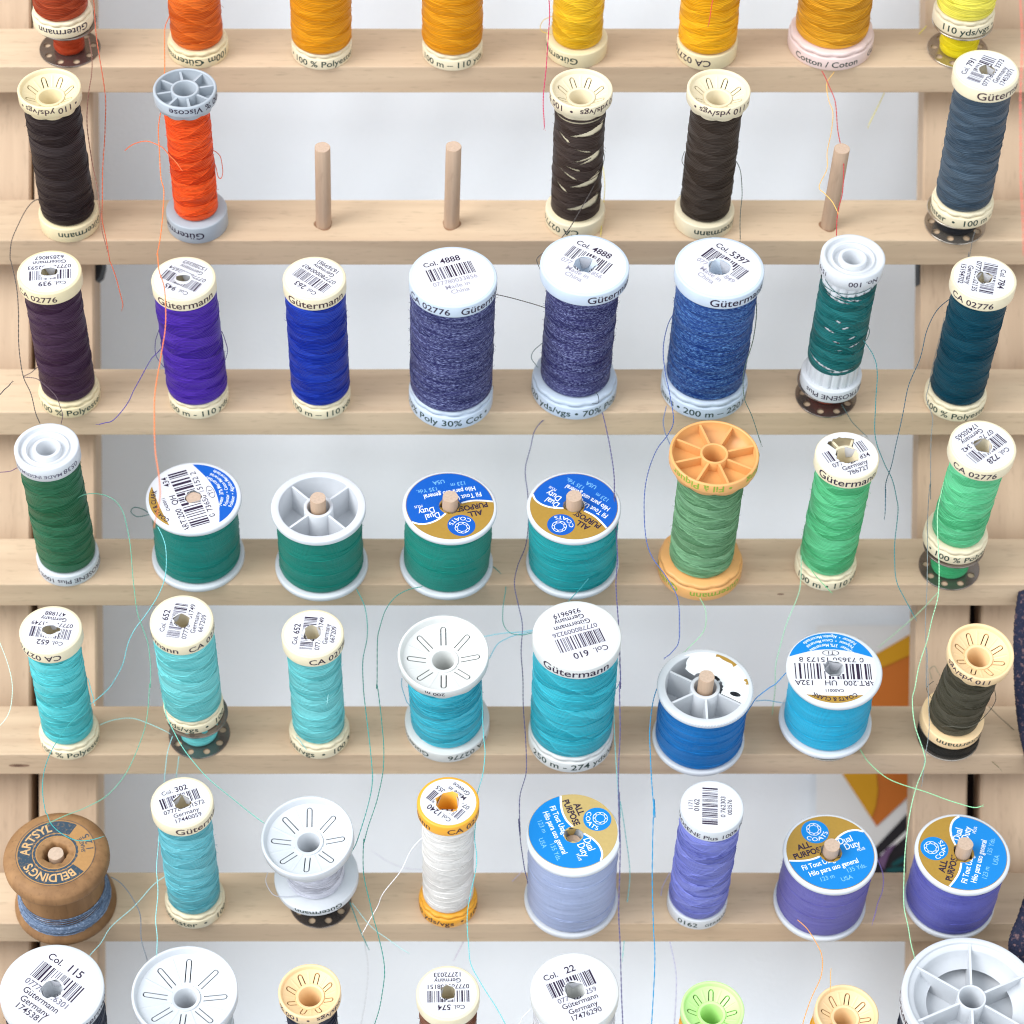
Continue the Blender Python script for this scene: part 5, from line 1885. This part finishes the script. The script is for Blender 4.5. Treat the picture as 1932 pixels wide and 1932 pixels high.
free([('Cb', [(1485, 430), (1440, 620), (1400, 800), (1385, 880), (1418, 985), (1412, 1100), (1408, 1440)]), ('Cc', [(1405, 300), (1390, 560), (1388, 900), (1380, 1100), (1385, 1440)]), ('Cd', [(1385, 350), (1395, 550), (1400, 780), (1380, 950), (1362, 1105)])],
     -8, -56, (112, 120, 120), "fine grey thread hanging from the dark petrol teal spool past two bars", 0.17, -30)
# fourth bar
GRN = (88, 158, 130)
tail('s30', [('Ac', [(320, 480), (345, 462), (400, 410), (470, 362), (560, 355), (640, 390), (690, 460), (720, 570), (735, 700), (750, 850), (765, 1000), (800, 1100), (830, 1200), (845, 1310), (842, 1440)]),
             ('Ad', [(840, 560), (820, 760), (780, 900), (700, 1060), (600, 1180), (480, 1245), (380, 1285), (280, 1330)])], -34, -60, GRN, 0.18)
tail('s31', [('Ac', [(842, 470), (770, 482), (736, 460), (752, 430), (800, 442), (840, 466)])], -12, -12, (20, 96, 96), 0.2)
tail('s31', [('Ac', [(885, 540), (930, 650), (928, 800), (890, 920), (820, 1030), (760, 1110), (715, 1200), (690, 1310), (640, 1400)]), ('Ad', [(600, 590), (520, 655)])], -40, -26, (110, 190, 192), 0.2)
tail('s32', [('Bc', [(68, 888), (110, 980), (130, 1080), (125, 1170), (105, 1290), (105, 1440)]), ('Bd', [(110, 600), (130, 800), (150, 950), (155, 1100), (130, 1250), (70, 1430)]), ('Be', [(50, 470)])], -10, -34, (30, 140, 132), 0.21)
tail('s33', [('Bc', [(437, 875), (370, 890), (290, 930), (230, 1010), (200, 1100), (185, 1200), (182, 1440)]), ('Bd', [(185, 560), (210, 780), (220, 880), (215, 1050), (190, 1180), (140, 1330), (112, 1440)]), ('Be', [(108, 420), (110, 620), (150, 800), (190, 950), (225, 1150), (205, 1320), (170, 1449), (165, 1500)])], -18, -40, (22, 124, 112), 0.21)
tail('s33', [('Bc', [(832, 762), (880, 805), (905, 880), (890, 1000), (890, 1080), (930, 1135), (1000, 1145), (1056, 1135)])], -2, -20, (20, 130, 120), 0.19)
tail('s34', [('Bc', [(1370, 830), (1310, 900), (1262, 952)])], -28, -26, (20, 130, 136), 0.19)
free([('Bc', [(780, 1155), (880, 1140), (970, 1130), (1056, 1120)])], 0, -10, (90, 190, 206), "turquoise thread stretched between the slotted cap spool and the spool printed 610", 0.18)
free([('Bc', [(812, 1280), (860, 1200), (910, 1165), (960, 1150), (1050, 1128)])], -8, -8, (60, 180, 200), "curved turquoise thread beside the wide white slotted cap", 0.18)
LG = (150, 206, 160)
tail('s35', [('Cc', [(76, 878), (120, 950), (148, 1020), (145, 1100), (100, 1170), (38, 1232)])], -14, -14, (140, 196, 150), 0.17)
tail('s36', [('Cc', [(682, 700), (680, 860), (650, 960), (600, 1090), (560, 1220), (540, 1330), (535, 1449)]), ('Cd', [(522, 712)])], -14, 4, (150, 208, 168), 0.18)
tail('s36', [('Cc', [(720, 755), (760, 810), (800, 855), (845, 902)])], -22, -18, (90, 186, 120), 0.17)
tail('s37', [('Cc', [(1482, 290), (1450, 450), (1450, 650), (1458, 800), (1450, 920), (1420, 1050), (1390, 1170), (1350, 1300), (1320, 1440)]), ('Cd', [(1308, 640), (1320, 790), (1370, 930), (1375, 1000), (1330, 1130), (1290, 1280), (1272, 1440)]), ('Ce', [(1258, 600), (1260, 780), (1280, 900), (1300, 1000), (1316, 1068)])], -34, -46, LG, 0.22, -58)
tail('s37', [('Cc', [(1452, 905), (1400, 965), (1320, 1040), (1220, 1130), (1120, 1212)])], -16, 30, (160, 206, 160), 0.19)
free([('Cd', [(1010, 915), (1060, 990), (1150, 1070), (1260, 1120), (1400, 1165), (1530, 1210), (1640, 1245), (1692, 1238)])], -10, -26, (136, 206, 150), "light green thread lying across the gap beside the orange and yellow poster", 0.2)
# fifth bar
AQ = (120, 206, 200)
tail('s40', [('Ad', [(470, 690), (430, 735), (370, 800), (310, 890), (265, 980), (245, 1060), (240, 1180), (255, 1270)]), ('Ae', [(262, 270), (290, 330), (350, 385), (430, 418), (500, 420), (570, 400)])], -30, -42, (30, 146, 146), 0.19)
tail('s40', [('Ad', [(492, 520), (510, 580), (522, 630), (526, 660)])], -22, -22, (150, 224, 222), 0.22)
tail('s41', [('Ad', [(560, 782), (640, 752), (740, 746), (840, 775), (938, 822)])], -2, -8, (160, 214, 206), 0.19)
tail('s41', [('Ad', [(918, 640), (935, 730), (980, 830), (1040, 930), (1110, 1020), (1200, 1110), (1320, 1210), (1480, 1332)])], -26, -30, (110, 196, 176), 0.19)
tail('s41', [('Ad', [(968, 845), (935, 960), (922, 1090)])], -14, -6, (150, 210, 210), 0.17)
tail('s41', [('Ad', [(1004, 960), (996, 1010), (990, 1066)])], -10, -4, (140, 208, 206), 0.17)
free([('Ad', [(-40, 230), (0, 320), (40, 430), (70, 560), (62, 670), (30, 750), (-30, 815)])], -50, -46, (190, 214, 196), "pale green thread bowing in from the edge beside the aqua spool labelled 652", 0.17)
tail('s42', [('Ad', [(1925, 440), (1890, 500), (1850, 580), (1838, 640)])], -30, -34, (170, 226, 226), 0.14)
tail('s42', [('Ad', [(1660, 850), (1690, 880), (1715, 915)])], -14, -12, (110, 190, 190), 0.16)
tail('s43', [('Bd', [(322, 520), (325, 580), (345, 640), (362, 668)])], -20, -14, (60, 160, 184), 0.17)
tail('s43', [('Bd', [(768, 585), (775, 700), (780, 850), (790, 950), (775, 1060), (748, 1165)]), ('Be', [(735, 300), (732, 400), (740, 500), (735, 600), (700, 750), (690, 850), (695, 1000), (710, 1110), (770, 1230), (850, 1350), (900, 1449), (915, 1500)])], -28, -50, (84, 184, 186), 0.19, -46)
tail('s44', [('Bd', [(1540, 425), (1550, 500), (1530, 570), (1480, 610)])], -26, -34, (60, 160, 176), 0.17)
tail('s44', [('Bd', [(1508, 690), (1520, 900), (1530, 1100), (1550, 1300)]), ('Be', [(1545, 200), (1580, 400), (1600, 600), (1585, 800), (1560, 1080)])], -14, 2, (120, 200, 196), 0.19)
tail('s45', [('Bd', [(1765, 550), (1730, 650), (1715, 800), (1715, 950), (1725, 1100), (1740, 1300)]), ('Be', [(1738, 200), (1725, 600), (1735, 900), (1740, 1100), (1725, 1449), (1722, 1520)])], -24, -50, (10, 130, 176), 0.24)
tail('s45', [('Cd', [(372, 722), (400, 680), (430, 630), (500, 578), (540, 550), (600, 487)])], -26, -22, (10, 124, 184), 0.22)
tail('s46', [('Cd', [(425, 648), (500, 645), (572, 657)])], -8, -8, (60, 170, 206), 0.17)
OL = (70, 66, 48)
tail('s47', [('Cd', [(1425, 537), (1390, 565), (1392, 600), (1405, 620)])], -26, -22, OL, 0.16)
tail('s47', [('Cd', [(1768, 585), (1772, 640), (1735, 710), (1670, 772), (1600, 795), (1500, 788)])], -26, -28, OL, 0.17)
tail('s47', [('Cd', [(1735, 680), (1800, 740), (1850, 790), (1945, 872)])], 0, 0, (104, 92, 70), 0.2)
tail('s47', [('Cd', [(1688, 865), (1705, 905), (1740, 970), (1792, 1022)])], 0, -6, (110, 98, 66), 0.2)
tail('s47', [('Cd', [(1415, 525), (1405, 470), (1430, 455), (1452, 490)])], 4, 4, (128, 126, 100), 0.18)
# sixth bar
tail('s50', [('Ae', [(622, 625), (680, 660), (740, 740), (785, 830), (790, 950), (810, 1040), (825, 1090)])], -11, -10, (120, 130, 142), 0.22)
tail('s51', [('Ae', [(925, 622), (850, 680), (740, 800), (620, 910), (560, 1000), (498, 1072)])], -14, -20, (150, 206, 206), 0.18)
tail('s51', [('Ae', [(892, 390), (880, 560), (885, 700), (875, 850), (880, 950), (880, 1056)])], -34, -46, (130, 198, 198), 0.2)
tail('s52', [('Ae', [(1502, 598), (1493, 660), (1530, 720), (1600, 735), (1700, 728)])], -20, -20, (170, 172, 182), 0.15)
tail('s52', [('Be', [(30, 765), (80, 900), (130, 1016)])], -10, -10, (50, 130, 126), 0.24)
tail('s52', [('Be', [(42, 770), (150, 900), (250, 980), (350, 1046)])], -8, -8, (170, 214, 212), 0.17)
tail('s53', [('Be', [(434, 406), (370, 480), (310, 600), (215, 720), (180, 800), (105, 935)])], -30, -26, (226, 222, 222), 0.18)
free([('Be', [(440, 582), (340, 575), (270, 550), (170, 490)])], 20, 24, (206, 206, 222), "pale lilac thread curving behind the off white spool", 0.14)
tail('s54', [('Be', [(1002, 588), (920, 670), (800, 790), (705, 918), (620, 1080)])], 4, 10, (190, 178, 200), 0.18)
tail('s55', [('Be', [(1825, 600), (1780, 700), (1790, 850), (1830, 1000), (1860, 1180), (1852, 1449), (1850, 1500)])], 0, 4, (170, 166, 206), 0.17)
free([('Be', [(100, 930), (130, 1100), (120, 1300), (95, 1449), (92, 1500)])], 10, 14, (192, 194, 198), "pale grey thread hanging under the off white spool's white strand", 0.14)
tail('s56', [('Ce', [(1110, 525), (1140, 600), (1138, 700), (1110, 780), (1085, 872)])], -8, -14, (132, 112, 186), 0.2)
free([('Ce', [(662, 865), (720, 920), (770, 1000), (800, 1080), (795, 1180), (740, 1300), (692, 1449), (685, 1500)])], -28, -36, (222, 150, 62), "amber thread hanging from the foot of the purple blue spool", 0.2)
free([('Ce', [(850, 1138), (847, 1190), (845, 1252)])], -36, -36, (214, 164, 84), "very short amber thread standing above a peach slotted cap", 0.17)
tail('s64', [('Be', [(1046, 1365), (1010, 1400), (980, 1449), (965, 1500)])], -40, -40, (226, 226, 230), 0.17)


# ================================================================== poster and cord
def poster():
    Y = 66.0
    root = empty("poster", at(1690, 1430, Y))
    tag(root, "printed poster with orange and yellow shapes and a black band behind the rack", "poster")
    o0 = at(1690, 1430, Y)

    def sheet(name, pts, mat, y, th=0.05):
        mb = MB()
        q = [at(px, py, Y) - o0 for px, py in pts]
        vs = [(p.x, y, p.z) for p in q]
        tris = tessellate_polygon([[Vector((p.x, p.z, 0)) for p in q]])
        fs = []
        for t in tris:
            a, b, c = (vs[i] for i in t)
            cr = (b[0] - a[0]) * (c[2] - a[2]) - (b[2] - a[2]) * (c[0] - a[0])
            fs.append(list(t) if cr > 0 else list(t)[::-1])
        mb.add(vs, fs)
        mb.build(name, mat, root)
    paper = m_flat("poster_paper", (236, 239, 243), 0.9, 0.1)
    orange = m_flat("poster_orange", (204, 116, 44), 0.6, 0.3)
    yellow = m_flat("poster_yellow", (216, 158, 30), 0.6, 0.3)
    black = m_flat("poster_black", (40, 38, 44), 0.6, 0.3)
    teal = m_flat("poster_teal", (24, 88, 92), 0.6, 0.3)
    mauve = m_flat("poster_mauve", (120, 92, 132), 0.6, 0.3)
    sheet("paper", [(1540, 1180), (1800, 1180), (1800, 1680), (1540, 1680)], paper, 0.0)
    D = [(1800, 1152 + 30), (1725, 1192), (1652, 1234), (1540, 1330), (1548, 1390), (1591, 1463), (1653.5, 1559), (1725, 1492), (1800, 1420)]
    sheet("orange_shape", D, orange, -0.5)
    sheet("yellow_shape", [(1800, 1182), (1725, 1192), (1652, 1234), (1560, 1312), (1640, 1268), (1680, 1252), (1715, 1236), (1740, 1200)], yellow, -1.0)
    sheet("yellow_shape", [(1548, 1330), (1548, 1390), (1591, 1463), (1643, 1543), (1652, 1520), (1656, 1490), (1653, 1460), (1640, 1410), (1625, 1360), (1600, 1325)], yellow, -1.0)
    sheet("black_band", [(1650, 1600), (1800, 1440), (1800, 1680), (1640, 1680)], black, -0.5)
    sheet("white_line", [(1660, 1612), (1800, 1482), (1800, 1490), (1664, 1618)], paper, -1.0)
    for cx, cy, rx, ry, a in ((1700, 1622, 22, 5, 0.5), (1716, 1608, 16, 5, 1.2), (1690, 1640, 20, 5, 0.1), (1722, 1636, 20, 6, 0.8)):
        sheet("leaf_shape", [(cx + rx * cos(t) * cos(a) - ry * sin(t) * sin(a), cy - rx * cos(t) * sin(a) - ry * sin(t) * cos(a)) for t in [2 * PI * i / 14 for i in range(14)]], teal, -1.0)
    sheet("mauve_shape", [(1655, 1622), (1672, 1600), (1690, 1590), (1676, 1612), (1666, 1640)], mauve, -1.5)


poster()


def cord():
    pts = [at(x, y, d) for x, y, d in ((1938, 1120, -4), (1931, 1170, -6), (1929, 1230, -6), (1931, 1300, -6), (1938, 1370, -8), (1952, 1440, -8), (1962, 1540, -10), (1956, 1660, -14), (1938, 1730, -18), (1924, 1765, -20), (1920, 1790, -20), (1928, 1815, -18), (1950, 1835, -16), (1990, 1850, -14))]
    path = spline(pts, 10)
    mb = MB()
    for ply in range(3):
        q = []
        for i in range(len(path) - 1):
            for k in range(4):
                p = path[i].lerp(path[i + 1], k / 4)
                t = (path[i + 1] - path[i]).normalized()
                u = t.cross(Vector((0.1, 1, 0.1))).normalized()
                v = t.cross(u)
                s = (i * 4 + k) * 0.62
                q.append(p + u * 2.0 * sin(s + ply * 2 * PI / 3) + v * 1.1 * sin(2 * (s + ply * 2 * PI / 3)))
        mb.tube(q, 1.5, 0, 8)
    m, nt, b = new_mat("navy_cord")
    tc = node(nt, 'ShaderNodeTexCoord')
    nz = node(nt, 'ShaderNodeTexNoise')
    nz.inputs['Scale'].default_value = 700
    nz.inputs['Detail'].default_value = 3
    nt.links.new(tc.outputs['Object'], nz.inputs['Vector'])
    mr = node(nt, 'ShaderNodeMapRange')
    mr.inputs['From Min'].default_value = 0.56
    mr.inputs['From Max'].default_value = 0.70
    nt.links.new(nz.outputs['Fac'], mr.inputs['Value'])
    nt.links.new(mixc(nt, mr.outputs[0], lin((26, 30, 54)), lin((112, 86, 88))), b.inputs['Base Color'])
    b.inputs['Roughness'].default_value = 0.9
    o = mb.build("braided_cord", m)
    tag(o, "thick navy braided cord looping in at the edge of the rack", "cord")


cord()
